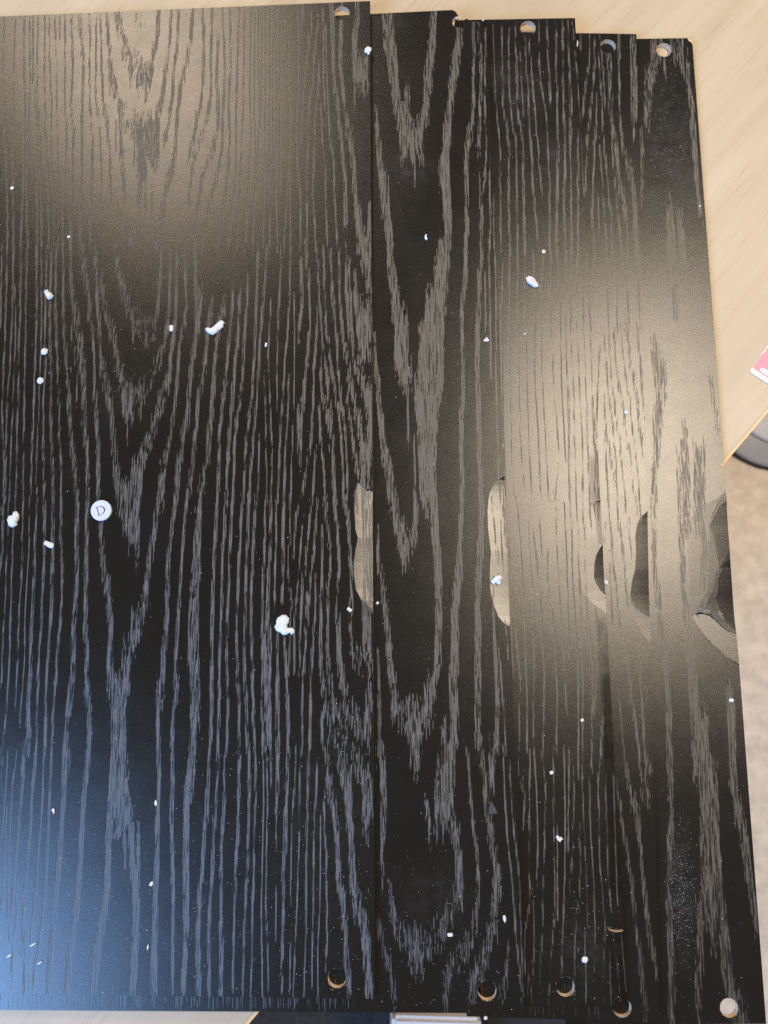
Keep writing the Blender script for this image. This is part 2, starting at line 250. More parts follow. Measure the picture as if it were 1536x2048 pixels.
'B4': '''40,0;35,200;20,350 56>40/5,300;5,1400 10/165,0;160,250;150,450;130,600;120,800;105,1000;85,1200;75,1500;85,1700;85,1880 26>40/235,0;225,250;215,450;200,600;195,800;185,1000;170,1200;160,1500;165,1880 28/150,250;145,560 30/290,0;280,120;285,400;265,600;255,850;260,1100;250,1350;260,1600;250,1880 14>36/275,350;275,570 26
400,0;395,300;390,550;375,800;365,1050;355,1300;350,1600;345,1880 34>14/470,0;475,300;465,600;465,850;450,1050;435,1300;430,1600;420,1880 26>16/520,0;525,300;515,600;510,850;505,1050;495,1300;490,1550;485,1880 18/580,0;585,400;575,800;565,1200;570,1600;575,1880 10/610,100;615,400;605,800;600,1200;615,1500;620,1880 12
645,0;640,300 16/690,0;690,250;680,400;680,750 40>12/680,1100;675,1450 8/770,0;765,250;755,500 22>36/755,500;750,700;735,900;735,1350;725,1600;725,1880 40>16/830,0;825,250;800,500;795,850;790,1150 18>10/790,1450;785,1880 12/870,0;860,300;860,600;850,950;840,1200;825,1550;810,1880 12
930,0;925,300;915,600;910,850;910,1200;905,1550;890,1880 24>12/995,90;985,400;970,700;965,1000;965,1300;955,1600;955,1880 18>12/1020,550;1020,900;1015,1200;1000,1500;1000,1880 10/1045,350;1055,650;1065,850;1070,1200;1070,1500;1065,1650 18/1060,0;1085,250;1120,450;1140,600;1155,850;1180,1100;1200,1300;1225,1550;1240,1880 38>52
1150,0;1180,130;1220,280 26>60/1230,250;1240,450 80>70/1240,450;1255,700;1265,950;1285,1150;1340,1300 54/1340,1300;1370,1500;1400,1880 70/1260,0;1310,100;1370,250 44>80/1375,250;1385,540 100/1380,540;1380,620 40'''}
G2 = {'C1': '''130,110;145,300;165,450;190,650 100>80/190,650;205,800;250,950;300,1080 80>90/300,1080;370,1000;420,900;440,700 80>70/440,700;460,500;480,300;490,80 76>56/250,900;260,1200 70/330,1000;330,1180 90/390,1000;390,1180 50/340,1180;345,1390 10/285,700;290,900 50/690,210;670,400;640,560;625,750;600,950;580,1150 60>66
580,1150;575,1300;585,1500;600,1700;590,1900 84>66/530,1250;535,1450 16/790,180;800,400;795,600;795,800;785,950 26>34/785,970;755,1050;740,1200;740,1400;745,1600;740,1900 36/830,200;850,400;850,650;845,850;835,1150 28/885,230;885,450;880,700;885,950 18/890,1000;890,1300;865,1500;860,1900 15/920,1220;920,1500;930,1700;915,1900 15/950,1480;955,1900 12/845,1350;850,1900 12
45,850;60,1050;75,1250;100,1450 24>60/110,1400;120,1600 80/120,1600;145,1750;155,1900 60''',
'C2': '''150,0;165,150;190,300;205,450 50>80/205,450;235,550;235,850 100>116/240,850;270,980 90/300,900;310,1000 40/570,0;550,200;520,400 110>150/500,380;490,700;480,900 170>190/400,650;420,900 70/470,880;450,1100 230/430,1080;440,1400 230>180/440,1400;445,1900 180>130/285,1000;295,1500 18/340,1450;350,1900 14/290,460;290,880 12/390,600;390,850 12
735,0;735,250;710,350;705,500;710,700;715,900;720,1200 34>24/705,1250;705,1500;710,1900 40/860,0;850,200;835,350;830,600;825,800;830,1000;840,1300;845,1600;860,1900 32>44/915,0;920,300;925,550;930,1000 16/960,0;970,400;970,900;980,1300;1000,1900 14/885,200;890,600 10
35,700;50,950;70,1150;90,1400;120,1600;150,1750;170,1900 30>70/5,0;12,600;15,1200 14''',
'C3': '''175,0;200,100;215,250;270,350 60/270,350;320,330;350,200;355,0 60>36/260,250;270,440 80/490,0;500,250;520,500;530,750 66/530,750;530,1000;520,1200 60/520,1200;480,1400;440,1550;420,1650 60>90/710,0;700,250;690,500;665,700 30>60/665,700;655,900;650,1200;640,1450;650,1700;640,1900 66>80/865,0;855,300;840,550;830,800;830,1100;830,1400;830,1700;830,1900 46>56
945,700;955,1000;970,1300;980,1500;970,1900 14>44/1040,950;1065,1200 12/990,1100;1010,1400;1030,1600;1040,1900 16/60,260;65,500;95,650 22>34/95,650;120,850;140,1050;155,1250;180,1450;190,1600 46>60/190,1600;260,1700;340,1760;420,1700;470,1600 70>80/330,1650;345,1900 130/60,1100;70,1500;75,1900 20>36/940,0;960,300;990,500 20/1030,0;1045,400 30/1010,200;1020,500 14/560,1750;600,1900 50''',
'C4': '''350,0;355,130 100>40/355,120;362,230 20/600,0;590,200 130>150/580,200;570,400;560,560 170/430,430;470,680 30/650,600;680,800;690,1000;680,1120 70/680,1120;640,1230;600,1290;540,1400;450,1480;370,1530 70>80/370,1530;280,1480;220,1380;180,1250;150,1100 80>40/340,1500;360,1600 140/390,1580;395,1670 20/100,1050;95,800;100,600;110,400;100,150;70,0 30>70
745,0;770,250;785,500;810,700;835,900;830,1100;820,1250 26>36/820,1250;800,1380;750,1500;690,1580;640,1650;600,1750;580,1900 40>60/850,0;880,250;905,500;940,700;970,850;980,1000 40>60/980,1000;960,1150;950,1350;900,1450;870,1600;840,1700;800,1800;770,1900 70>60/940,0;930,300 50/1025,0;1035,350;1055,650;1080,900;1100,1100;1115,1350;1140,1600;1170,1900 16/1070,100;1100,550;1130,800;1150,1000;1160,1400;1180,1900 14
1060,1550;1050,1750;1000,1900 30/60,1300;100,1500;150,1650;170,1800;190,1900 34/20,0;25,600 12'''}
G3 = {'C1': '''945,160;955,400;960,700;985,950;1000,1150;1005,1900 15/1010,170;1015,400;1020,650;1020,830;1050,970;1070,1150;1065,1500;1075,1900 18/1070,170;1065,450;1075,750;1090,950;1125,1100;1125,1400;1135,1900 17/1120,160;1125,500;1130,700;1140,880;1170,1050;1180,1400;1190,1900 22/1150,350;1165,650;1180,920 12
1190,280;1200,500;1215,750;1225,1000;1245,1200;1250,1450;1280,1700;1290,1900 18/1220,280;1240,550;1260,750;1280,1000;1300,1250;1320,1500 16/1300,160;1300,500;1320,700;1350,850;1365,1100;1380,1400;1380,1900 15/1355,160;1370,500;1390,830 20/1430,160;1430,500;1440,850;1445,1150;1440,1400;1430,1900 20/1480,160;1480,600;1490,900;1500,1200;1490,1600;1500,1900 20/1520,160;1530,700;1536,1200 12''',
'C2': '''1020,100;1010,500;1020,1200;1040,1900 10/1075,0;1070,600;1075,1200;1100,1900 13/1135,0;1135,500;1140,1000;1150,1400;1190,1900 11/1190,0;1195,600;1210,1250;1240,1900 12/1255,0;1270,500;1260,900;1290,1400;1310,1900 10/1330,0;1310,500;1320,1000;1350,1500;1370,1900 12/1390,0;1385,500;1410,1000;1440,1400;1450,1650;1410,1900 13/1440,0;1460,500;1470,1000;1490,1400;1500,1600 10/1505,0;1500,600;1520,1200;1530,1900 14''',
'C3': '''1120,0;1140,150;1160,400;1175,700;1190,900;1200,1300;1210,1600;1205,1900 10/1210,100;1225,400;1250,700;1260,1100;1255,1900 11/1300,150;1320,450 9/1250,230;1290,560 9/1310,730;1320,1000;1340,1300;1330,1900 11/1365,350;1360,600;1380,780 10/1395,800;1420,1100;1440,1500;1430,1900 10/1430,0;1430,300;1450,600;1465,900;1490,1200;1510,1600 11/1490,0;1510,400;1520,800;1530,1200 10/1090,500;1100,800;1130,1100;1160,1400 16/1060,300;1080,700;1100,1300 11/1145,1500;1150,1900 12''',
'C4': '''1140,0;1145,200;1190,300;1175,600 12/1230,0;1225,500;1220,900;1230,1100;1190,1400;1190,1700 13/1260,0;1280,300;1290,700;1280,1000 11/1320,0;1350,300;1340,700;1330,1000;1325,1400;1300,1800 14/1410,0;1410,500;1420,900;1420,1300;1390,1600;1370,1900 12/1440,600;1440,1300 9/1490,0;1500,500;1495,1000;1480,1400;1470,1700 11/1250,1100;1260,1500;1240,1900 15/1220,1700;1210,1900 12/1530,0;1520,800 10''',
'D1': '''10,200;30,600;20,900;25,1300;30,1900 15/60,250;85,550;105,750;110,900;125,1250 20/75,850;80,1100;75,1500;80,1900 18/35,0;45,80 14/150,1400;150,1900 10''',
'D2': '''20,0;20,500;45,900;50,1300;70,1900 11/65,0;70,500;90,900;110,1300;115,1900 13/110,0;130,700;145,1100;155,1500;175,1900 12/165,0;170,500;185,900;200,1200;210,1700 18/5,900;15,1900 14/190,1000;225,1400;240,1900 20''',
'D3': '''30,0;30,300;55,700;80,1100;80,1900 10/80,0;80,300;100,700;115,1200;110,1900 13/125,0;130,300;150,700;190,1100;180,1900 12/215,700;220,1100;200,1400 22/260,900;270,1500;240,1900 14''',
'D4': '''45,0;45,300;30,700;15,900 14/105,0;130,500;145,900;155,1200 12/165,0;175,500;190,700;210,1200;200,1500 14/230,0;245,700;270,950;290,1200;270,1500 12/290,0;300,500;310,800;330,1000 14/350,0;360,400;380,1000 10/60,1100;45,1700 14/90,400;95,800;70,1100 14/130,1250;140,1700;130,1900 10/350,1250;370,1400;400,1700 12/410,1250;450,1700 10/320,1400;330,1750 12'''}
G4 = {'D1': '''165,90;165,300;140,420;120,600;110,750 18/205,90;205,280;190,500;160,750;145,900;135,1300 17/235,260;255,500;265,750;280,950;300,1150;320,1400 15/225,560;215,800;200,950;195,1200;185,1500 19/310,220;320,400;330,600 44/330,600;340,750;365,900;385,1100 26/385,1100;400,1250;440,1400 30>44/245,100;265,300;285,600 12/390,70;390,250;395,450 36>20/395,450;395,600;405,800;425,930 18>24/425,930;450,1050;490,1150;505,1300;515,1500;540,1900 24>44
505,80;500,250;510,450;510,650 52>66/500,650;505,880 40>12/240,900;260,1150;270,1350;290,1600;310,1900 12/335,850;350,1100;370,1300;400,1600;430,1900 14/190,1500;210,1900 12/230,1300;240,1600 12/330,1400;345,1900 12/450,1400;460,1900 12/100,70;95,200 12/140,1050;140,1300 12''',
'D2': '''245,550;225,900;220,1200 14/275,450;300,750;320,1000;350,1200;370,1450;385,1900 13/310,400;330,800;370,1100;400,1300;430,1600;450,1900 13/350,400;365,700;400,900;430,1100;450,1280 20/400,400;440,750;480,1000;500,1250;540,1550;560,1900 12/440,350;480,650;520,900;550,1150;580,1400 24/530,400;560,700;580,1050 18/280,950;290,1200;320,1350;360,1550 19/280,1240;295,1500;315,1800;330,1900 18/470,1320;500,1600;530,1800 13/300,0;310,400 10/370,0;380,400 10/450,0;470,400 10/540,0;550,400 18''',
'D3': '''330,0;345,300;370,500;390,700;440,1000 14/400,0;430,300;460,600 19/470,0;490,250 20/320,250;330,500;345,800;370,1100 11/540,850;550,1100;570,1400;600,1900 19/450,800;460,1100;490,1350;530,1600;560,1900 21/390,1300;420,1600;440,1900 14/590,1250;620,1400 13/580,1700;640,1900 24/285,0;280,100 14''',
'D4': '''360,0;390,200;430,450;470,700;500,900;510,1100 24>30/510,1100;540,1300;570,1550;590,1800;600,1900 34>50/455,0;490,200;540,400;560,600;580,850;610,1100;640,1300;680,1500 26>40/560,50;620,180 44/520,250;540,420 44'''}
G5 = {'D1': '''690,90;670,250;630,400 100>80/630,400;610,550;600,760 76>50/560,800;570,950;570,1150;560,1350 34>16/740,240;745,420 20/790,100;830,230 56/860,100;870,300 56/885,280;890,380 14/920,280;925,450;950,600;960,800 40>50/960,800;975,1000;990,1200;1010,1400;1030,1500 50>24/780,1400;790,1600;790,1900 56>90/860,1500;890,1900 60''',
'D2': '''660,550;700,750 70>110/710,700;710,900;700,1050 110>80/690,1050;680,1250;665,1500;655,1900 70>40/1100,800;1130,1050;1170,1250 44>24/890,1230;910,1500;910,1900 70/1000,1350;1000,1900 90/850,1420;860,1900 40/1050,1290;1040,1900 24/830,0;830,300 60''',
'D3': '''660,0;665,300;690,550;720,800 44>56/740,850;740,1000;770,1300;780,1900 44>50/870,0;880,300;900,600;930,900;960,1200;990,1600;1000,1900 44>100/1240,1300;1260,1600;1260,1900 76/1050,1500;1060,1900 60/1020,-30;1060,200;1040,500 60''',
'D4': '''795,0;790,400;780,800;780,1200;800,1500;790,1900 44>60/1080,0;1085,400;1090,700 170/1100,700;1110,900;1120,1100 190/1010,1050;1020,1400;1000,1650;990,1900 60>44/1190,1100;1220,1500;1260,1750;1340,1900 90>130/1120,1100;1120,1330 60/1260,0;1300,250;1350,500 60>90/1350,500;1390,800;1430,1050;1440,1200 80>40'''}

# ------------------------------------------------------------------ panel geometry
T = 0.0032; DX = 0.00031; DY = 0.0012
S12 = math.tan(rad(2.0))
class Panel: pass
def make_panel(key, TR, BR, z0, s, x0, W, Wvis, Hbot, grains, seed, label, group):
    """a rectangular board: local x runs right (0 at its right edge), local y up (0 at its top edge), local z along its normal"""
    P = Panel(); P.key = key
    def back(px, py):
        d = ray(px, py); t = (z0 + s * (CAM[0] - x0) - CH) / (d[2] - s * d[0]); return CAM + d * t
    tr, br = back(*TR), back(*BR)
    LEN = float(np.linalg.norm(tr - br)); P.LEN = LEN
    n = np.array([-s, 0, 1.0]); n /= np.linalg.norm(n)
    ey = tr - br; ey /= np.linalg.norm(ey); ex = np.cross(ey, n)
    P.R = np.array([ex, ey, n]); P.o = tr; P.back = back
    P.mw = Matrix(((ex[0], ey[0], n[0], tr[0]), (ex[1], ey[1], n[1], tr[1]), (ex[2], ey[2], n[2], tr[2]), (0, 0, 0, 1)))
    P.loc = lambda px, py: (P.R @ (back(px, py) - tr))[:2]
    P.wld = lambda x, y, z=0.0: tr + ex * x + ey * y + n * z
    P.W, P.Wvis, P.Hbot = W, Wvis, Hbot
    # the grain field sampled on the whole board
    nx = int(W / DX) + 2; ny = int(LEN / DY) + 2
    D = np.zeros((nx, ny), np.float32); r = np.random.default_rng(seed)
    seg = 7; shift = (r.random((nx, ny // seg + 3)) - 0.5)
    off = r.integers(0, seg, nx); shift = np.stack([np.repeat(shift[i], seg)[off[i]:off[i] + ny] for i in range(nx)])
    dl = 6; dash = r.random((nx, ny // dl + 3)); off2 = r.integers(0, dl, nx); dash = np.stack([np.repeat(dash[i], dl)[off2[i]:off2[i] + ny] for i in range(nx)])
    xs = -np.arange(nx) * DX; ys = -np.arange(ny) * DY
    fill = {'P1': 0.66, 'P2': 0.60}.get(key, 0.50)
    for tile, txt in grains.items():
        ox, oy = TILE[tile]
        for item in txt.replace('\n', '/').split('/'):
            pts, wd = item.strip().rsplit(' ', 1); w0, w1 = (wd.split('>') + [wd])[:2] if '>' in wd else (wd, wd)
            q = [tuple(map(float, p.split(','))) for p in pts.split(';')]
            L = [P.loc(ox + a / 3.84, oy + b / 3.84) for a, b in q]
            mm = abs(P.loc(ox + q[0][0] / 3.84 + 1, oy + q[0][1] / 3.84)[0] - L[0][0]) / 3.84
            tot = len(L) - 1
            for k in range(tot):
                (xa, ya), (xb, yb) = L[k], L[k + 1]
                wa = (float(w0) + (float(w1) - float(w0)) * k / tot) * mm; wb = (float(w0) + (float(w1) - float(w0)) * (k + 1) / tot) * mm
                wm = max(wa, wb); amp = min(0.0080, 0.0026 + wm * 1.7)
                i0 = max(0, int((-max(xa, xb) - wm) / DX)); i1 = min(nx, int((-min(xa, xb) + wm) / DX) + 2)
                j0 = max(0, int((-max(ya, yb) - amp - wm * 0.6) / DY)); j1 = min(ny, int((-min(ya, yb) + amp + wm * 0.6) / DY) + 2)
                if i1 <= i0 or j1 <= j0: continue
                X = xs[i0:i1, None]; Y = ys[None, j0:j1] + shift[i0:i1, j0:j1] * 2 * amp
                dx_, dy_ = xb - xa, yb - ya; l2 = dx_ * dx_ + dy_ * dy_ + 1e-12
                tt = np.clip(((X - xa) * dx_ + (Y - ya) * dy_) / l2, 0, 1)
                dd = np.hypot(X - xa - tt * dx_, (Y - ya - tt * dy_) * 0.8)
                hw = np.maximum(0.00026, 0.86 * (wa + (wb - wa) * tt) * 0.5)
                m = np.clip((hw - dd) / 0.00018 + 0.5, 0, 1)
                dm = dash[i0:i1, j0:j1]
                h1 = (dm * 7.31) % 1.0; h2 = (dm * 53.7) % 1.0
                cf = np.where(h1 < fill, 0.80 + 0.20 * h2, 0.30 * h2) if wm > 0.0008 else 1.0
                lev = np.where(dm < (0.06 if wm > 0.0012 else 0.03), 0.06, 0.70 + 0.30 * dm) * cf
                D[i0:i1, j0:j1] = np.maximum(D[i0:i1, j0:j1], (m * lev).astype(np.float32))
    # random fine strokes where a board shows only as a strip below the one on top of it
    if Hbot:
        for _ in range(int(W * 420)):
            i = int(r.integers(int((Wvis if key != 'P4' else 0.02) / DX), nx - 1)); j1 = int((LEN) / DY); j0 = j1 - int(r.integers(3, 22)); D[i, j0:j1 - int(r.integers(0, 4))] = 0.25 + 0.5 * r.random()
    D *= {'P1': 0.90, 'P2': 0.86}.get(key, 0.74); P.D, P.nx, P.ny = D, nx, ny
    P.label, P.group = label, group; P.cuts, P.recess, P.nicks, P.caps = [], None, [], []
    return P
def inside(poly, pts):
    x, y = pts[:, 0], pts[:, 1]; r = np.zeros(len(pts), bool); n = len(poly)
    for i in range(n):
        (x1, y1), (x2, y2) = poly[i], poly[(i + 1) % n]
        c = ((y1 > y) != (y2 > y)); c &= x < (x2 - x1) * (y - y1) / ((y2 - y1) if y2 != y1 else 1e-12) + x1; r ^= c
    return r
def left_of(poly, y):
    """the leftmost x of a polygon on a level"""
    best = None
    for i in range(len(poly)):
        (x1, y1), (x2, y2) = poly[i], poly[(i + 1) % len(poly)]
        if (y1 <= y <= y2) or (y2 <= y <= y1):
            x = x1 if abs(y2 - y1) < 1e-9 else x1 + (x2 - x1) * (y - y1) / (y2 - y1)
            if best is None or x < best: best = x
    return best
def build_panel(P):
    LEN = P.LEN
    nxv = int(P.Wvis / DX) + 1; ny = int(round(LEN / DY)) + 1
    yj = -np.linspace(0, LEN, ny); xi = -np.arange(nxv) * DX
    dyr = LEN / (ny - 1)
    verts = [(x, y, 0.0) for x in xi for y in yj]; vid = lambda i, j: i * ny + j
    VX = np.array(verts)
    gr = np.zeros(len(verts), np.float32)
    I = np.clip(np.round(-VX[:, 0] / DX).astype(int), 0, P.nx - 1); J = np.clip(np.round(-VX[:, 1] / DY).astype(int), 0, P.ny - 1)
    grain = list(P.D[I, J])
    alive = np.ones((nxv - 1, ny - 1), bool)
    tris_face, tris_rec = [], []
    # patches: (box in local coords, cut polygons, zones)
    jobs = []
    for poly in P.cuts: jobs.append(([poly], None))
    merged = []
    for polys, rec in jobs + ([([], P.recess)] if P.recess else []):
        pts = [p for q in polys for p in q] + ([p for p in rec['outline']] if rec else [])
        bx = (min(p[0] for p in pts) - 0.0012, max(p[0] for p in pts) + 0.0012, min(p[1] for p in pts) - 0.0025, max(p[1] for p in pts) + 0.0025)
        merged.append([bx, polys, rec])
    ch = True
    while ch:                                                       # boxes that touch become one patch
        ch = False
        for a in range(len(merged)):
            for b in range(a + 1, len(merged)):
                A_, B_ = merged[a][0], merged[b][0]
                if A_[0] - DX < B_[1] and B_[0] - DX < A_[1] and A_[2] - DY < B_[3] and B_[2] - DY < A_[3]:
                    merged[a] = [(min(A_[0], B_[0]), max(A_[1], B_[1]), min(A_[2], B_[2]), max(A_[3], B_[3])), merged[a][1] + merged[b][1], merged[a][2] or merged[b][2]]
                    merged.pop(b); ch = True; break
            if ch: break
    for bx, polys, rec in merged:
        i0 = max(0, int(math.floor(-bx[1] / DX))); i1 = min(nxv - 1, int(math.ceil(-bx[0] / DX)))
        j0 = max(0, int(math.floor(-bx[3] / dyr))); j1 = min(ny - 1, int(math.ceil(-bx[2] / dyr)))
        alive[i0:i1, j0:j1] = False
        segs = []
        for poly in polys: segs += [(poly[k], poly[(k + 1) % len(poly)]) for k in range(len(poly))]
        zones = []
        if rec:
            zones = [(rec['outline'], rec['slope'])] + rec['zones']; feet = rec.get('feet', []); zones_all = zones + [(f_[0], 0) for f_ in feet]
            for poly, _ in zones_all: segs += [(poly[k], poly[(k + 1) % len(poly)]) for k in range(len(poly))]
        P2d, ids = [], []
        Sg = np.array([[a[0], a[1], b[0], b[1]] for a, b in segs])
        for i in range(i0, i1 + 1):
            for j in range(j0, j1 + 1):
                x, y = xi[i], yj[j]; edge = i in (i0, i1) or j in (j0, j1)
                if not edge:
                    dx_, dy_ = Sg[:, 2] - Sg[:, 0], Sg[:, 3] - Sg[:, 1]
                    t_ = np.clip(((x - Sg[:, 0]) * dx_ + (y - Sg[:, 1]) * dy_) / (dx_ ** 2 + dy_ ** 2 + 1e-14), 0, 1)
                    if np.min(np.hypot(x - Sg[:, 0] - t_ * dx_, y - Sg[:, 1] - t_ * dy_)) < 0.00022: continue
                P2d.append((x, y)); ids.append(vid(i, j))
        idx = {k: n for n, k in enumerate(ids)}; edges = []
        for i in range(i0, i1): edges += [(idx[vid(i, j0)], idx[vid(i + 1, j0)]), (idx[vid(i, j1)], idx[vid(i + 1, j1)])]
        for j in range(j0, j1): edges += [(idx[vid(i0, j)], idx[vid(i0, j + 1)]), (idx[vid(i1, j)], idx[vid(i1, j + 1)])]
        for a, b in segs:
            m = len(P2d); P2d += [a, b]; ids += [None, None]; edges.append((m, m + 1))
        SC = 1000.0
        vo, _, fo, ov, _, _ = delaunay_2d_cdt([Vector((p[0] * SC, p[1] * SC)) for p in P2d], edges, [], 0, 1e-4)
        vo = np.array([(v[0] / SC, v[1] / SC) for v in vo]); gl = []
        x_lo, x_hi, y_lo, y_hi = xi[i1] - 1e-7, xi[i0] + 1e-7, yj[j1] - 1e-7, yj[j0] + 1e-7
        for k, o in enumerate(ov):
            real = [ids[q] for q in o if ids[q] is not None]
            if real: gl.append(real[0]); continue
            x, y = vo[k]; verts.append((x, y, 0.0)); gl.append(len(verts) - 1)
            grain.append(float(P.D[min(P.nx - 1, max(0, round(-x / DX))), min(P.ny - 1, max(0, round(-y / DY)))]))
        cen = np.array([vo[list(f)].mean(0) for f in fo]); ok = (cen[:, 0] > x_lo) & (cen[:, 0] < x_hi) & (cen[:, 1] > y_lo) & (cen[:, 1] < y_hi)
        for poly in polys: ok &= ~inside(poly, cen)
        rin = inside(rec['outline'], cen) if rec else np.zeros(len(cen), bool)
        for f, o_, r_ in zip(fo, ok, rin):
            if o_: (tris_rec if r_ else tris_face).append([gl[q] for q in f])
        if rec:                                                     # sink the worn hollow towards the board's edge, scoop inside scoop
            for gi in set(q for f in tris_rec for q in f):
                x, y, _ = verts[gi]; z = 0.0
                for poly, sl in zones:
                    lx = left_of(poly, y)
                    if lx is not None and x > lx: d_ = x - lx; z -= sl * (1.0 * d_ + 9.0 * d_ * d_)
                for poly, sx, sy, zo in feet:                       # facets of the hollow that fall away towards the board's top
                    if inside(poly, np.array([(x - 1e-6, y)]))[0]: z = zo + sx * (x - poly[0][0]) - sy * (y - poly[0][1])
                verts[gi] = (x, y, z)
    ii, jj = np.nonzero(alive)
    quads = np.stack([ii * ny + jj, (ii + 1) * ny + jj, (ii + 1) * ny + jj + 1, ii * ny + jj + 1], 1)
    # hidden part of the board, coarse, and its fine bottom strip
    extra_v, extra_g, extra_f = [], [], []
    xs0 = xi[-1]
    if P.W > P.Wvis + 0.001:
        xl = -P.W; base = len(verts)
        ysp = -LEN + P.Hbot
        extra_v += [(xl, 0, 0), (xs0, 0, 0), (xs0, ysp, 0), (xl, ysp, 0)]; extra_g += [0] * 4; extra_f.append((base, base + 3, base + 2, base + 1))
        if P.Hbot:
            nb = int((xs0 - xl) / DX); nr = max(2, int(P.Hbot / DY)); b2 = base + 4
            for i in range(nb + 1):
                for j in range(nr + 1):
                    x = xs0 + (xl - xs0) * i / nb; y = ysp + (-LEN - ysp) * j / nr
                    extra_v.append((x, y, 0)); extra_g.append(float(P.D[min(P.nx - 1, int(-x / DX)), min(P.ny - 1, int(-y / DY))]))
            for i in range(nb):
                for j in range(nr): extra_f.append((b2 + i * (nr + 1) + j, b2 + (i + 1) * (nr + 1) + j, b2 + (i + 1) * (nr + 1) + j + 1, b2 + i * (nr + 1) + j + 1))
    V = np.array(verts + extra_v, float); Gr = np.array(grain + extra_g, np.float32)
    def emit(name, faces, mat, parent):
        used = np.unique(np.array([q for f in faces for q in f])); remap = -np.ones(len(V), int); remap[used] = np.arange(len(used))
        me = bpy.data.meshes.new(name); fl = [tuple(int(remap[q]) for q in f) for f in faces]
        me.from_pydata(V[used].tolist(), [], fl); me.update()
        a = me.attributes.new('grain', 'FLOAT', 'POINT'); a.data.foreach_set('value', Gr[used])
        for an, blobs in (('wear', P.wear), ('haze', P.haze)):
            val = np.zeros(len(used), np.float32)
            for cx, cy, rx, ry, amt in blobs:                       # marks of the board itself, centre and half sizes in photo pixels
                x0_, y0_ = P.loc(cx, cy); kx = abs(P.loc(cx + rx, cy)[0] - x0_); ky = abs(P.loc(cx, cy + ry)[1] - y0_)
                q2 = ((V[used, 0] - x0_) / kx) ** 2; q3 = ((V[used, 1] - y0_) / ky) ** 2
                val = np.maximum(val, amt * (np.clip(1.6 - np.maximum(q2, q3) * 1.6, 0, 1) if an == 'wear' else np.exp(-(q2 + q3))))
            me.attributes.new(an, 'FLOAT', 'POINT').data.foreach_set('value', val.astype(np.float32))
        # all faces look up
        if len(fl) and me.polygons[0].normal.z < 0: me.flip_normals()
        return link(name, me, mat, parent, P.mw)
    root = empty('black_panel', P.mw); tag(root, P.label, 'panel', P.group)
    P.root = root
    def up(f):
        a, b, c = V[f[0]], V[f[1]], V[f[2]]; return f if (b[0] - a[0]) * (c[1] - a[1]) - (b[1] - a[1]) * (c[0] - a[0]) > 0 else f[::-1]
    faces = [up(list(f)) for f in tris_face] + [tuple(q) for q in quads.tolist()] + extra_f
    tr_ = [up(list(f)) for f in tris_rec]
    emit('laminate_face', faces, M_LAM, root)
    if tr_:
        o = emit('worn_hollow', tr_, M_REC, root); o['label'] = P.recess['label']
    # side walls and underside: the raw board under the laminate
    cnt = {}
    for f in [tuple(q) for q in quads.tolist()] + tris_face + tris_rec:
        for a, b in zip(f, f[1:] + f[:1]):
            k = (a, b) if a < b else (b, a); cnt[k] = cnt.get(k, 0) + 1
    wv, wf = [], []; ov_, of_ = [], []; rr = random.Random(P.key)
    def wall(a, b):
        e = 0.00012; on = lambda q: (abs(q[0]) < 1e-7 or abs(q[1]) < 1e-7 or abs(q[1] + LEN) < 1e-7 or abs(q[0] + P.W) < 1e-7)
        outer = on(a) and on(b) and (abs(a[0] - b[0]) < 1e-7 or abs(a[1] - b[1]) < 1e-7); wv_, wf_ = (ov_, of_) if outer else (wv, wf); n = len(wv_)
        wv_.extend([(a[0], a[1], a[2] - e), (b[0], b[1], b[2] - e), (b[0], b[1], -T), (a[0], a[1], -T)]); wf_.append((n, n + 1, n + 2, n + 3))
    for (a, b), c in cnt.items():
        if c == 1:
            A_, B_ = V[a], V[b]
            if P.W > P.Wvis + 0.001 and abs(A_[0] - xs0) < 1e-6 and abs(B_[0] - xs0) < 1e-6: continue
            wall(A_, B_)
    if P.W > P.Wvis + 0.001:
        wall((-P.W, 0, 0), (xs0, 0, 0)); wall((-P.W, -LEN, 0), (xs0, -LEN, 0)); wall((-P.W, 0, 0), (-P.W, -LEN, 0))
    for (a, b), c in cnt.items():                                   # dark chamfer strip added to stand in for the contact shadow along the right edge
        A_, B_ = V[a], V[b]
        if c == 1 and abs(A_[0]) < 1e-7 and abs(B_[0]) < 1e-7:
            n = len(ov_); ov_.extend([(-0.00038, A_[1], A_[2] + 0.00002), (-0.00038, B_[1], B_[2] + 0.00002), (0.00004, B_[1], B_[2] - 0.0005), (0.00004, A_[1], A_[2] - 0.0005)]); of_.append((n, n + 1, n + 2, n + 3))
    for poly in P.cuts:
        if len(poly) != 44: continue
        cx_, cy_ = np.mean([p[0] for p in poly]), np.mean([p[1] for p in poly]); n = len(wv)
        jag = [1 + max(0.006, rr.gauss(0.028, 0.028)) for _ in poly]
        for p_, j_ in zip(poly, jag): wv.extend([(p_[0], p_[1], -0.00015), (cx_ + (p_[0] - cx_) * j_, cy_ + (p_[1] - cy_) * j_, 0.00003)])
        for k_ in range(44): wf.append((n + 2 * k_, n + 2 * ((k_ + 1) % 44), n + 2 * ((k_ + 1) % 44) + 1, n + 2 * k_ + 1))
    rect = [(-P.W, 0), (0, 0), (0, -LEN), (-P.W, -LEN)]; pv = [Vector((p[0] * 1000, p[1] * 1000)) for p in rect]; pe = [(0, 1), (1, 2), (2, 3), (3, 0)]
    for poly in P.cuts:
        m = len(pv); pv += [Vector((p[0] * 1000, p[1] * 1000)) for p in poly]; pe += [(m + k, m + (k + 1) % len(poly)) for k in range(len(poly))]
    vo, _, fo, _, _, _ = delaunay_2d_cdt(pv, pe, [], 0, 1e-4); vo = np.array([(v[0] / 1000, v[1] / 1000) for v in vo])
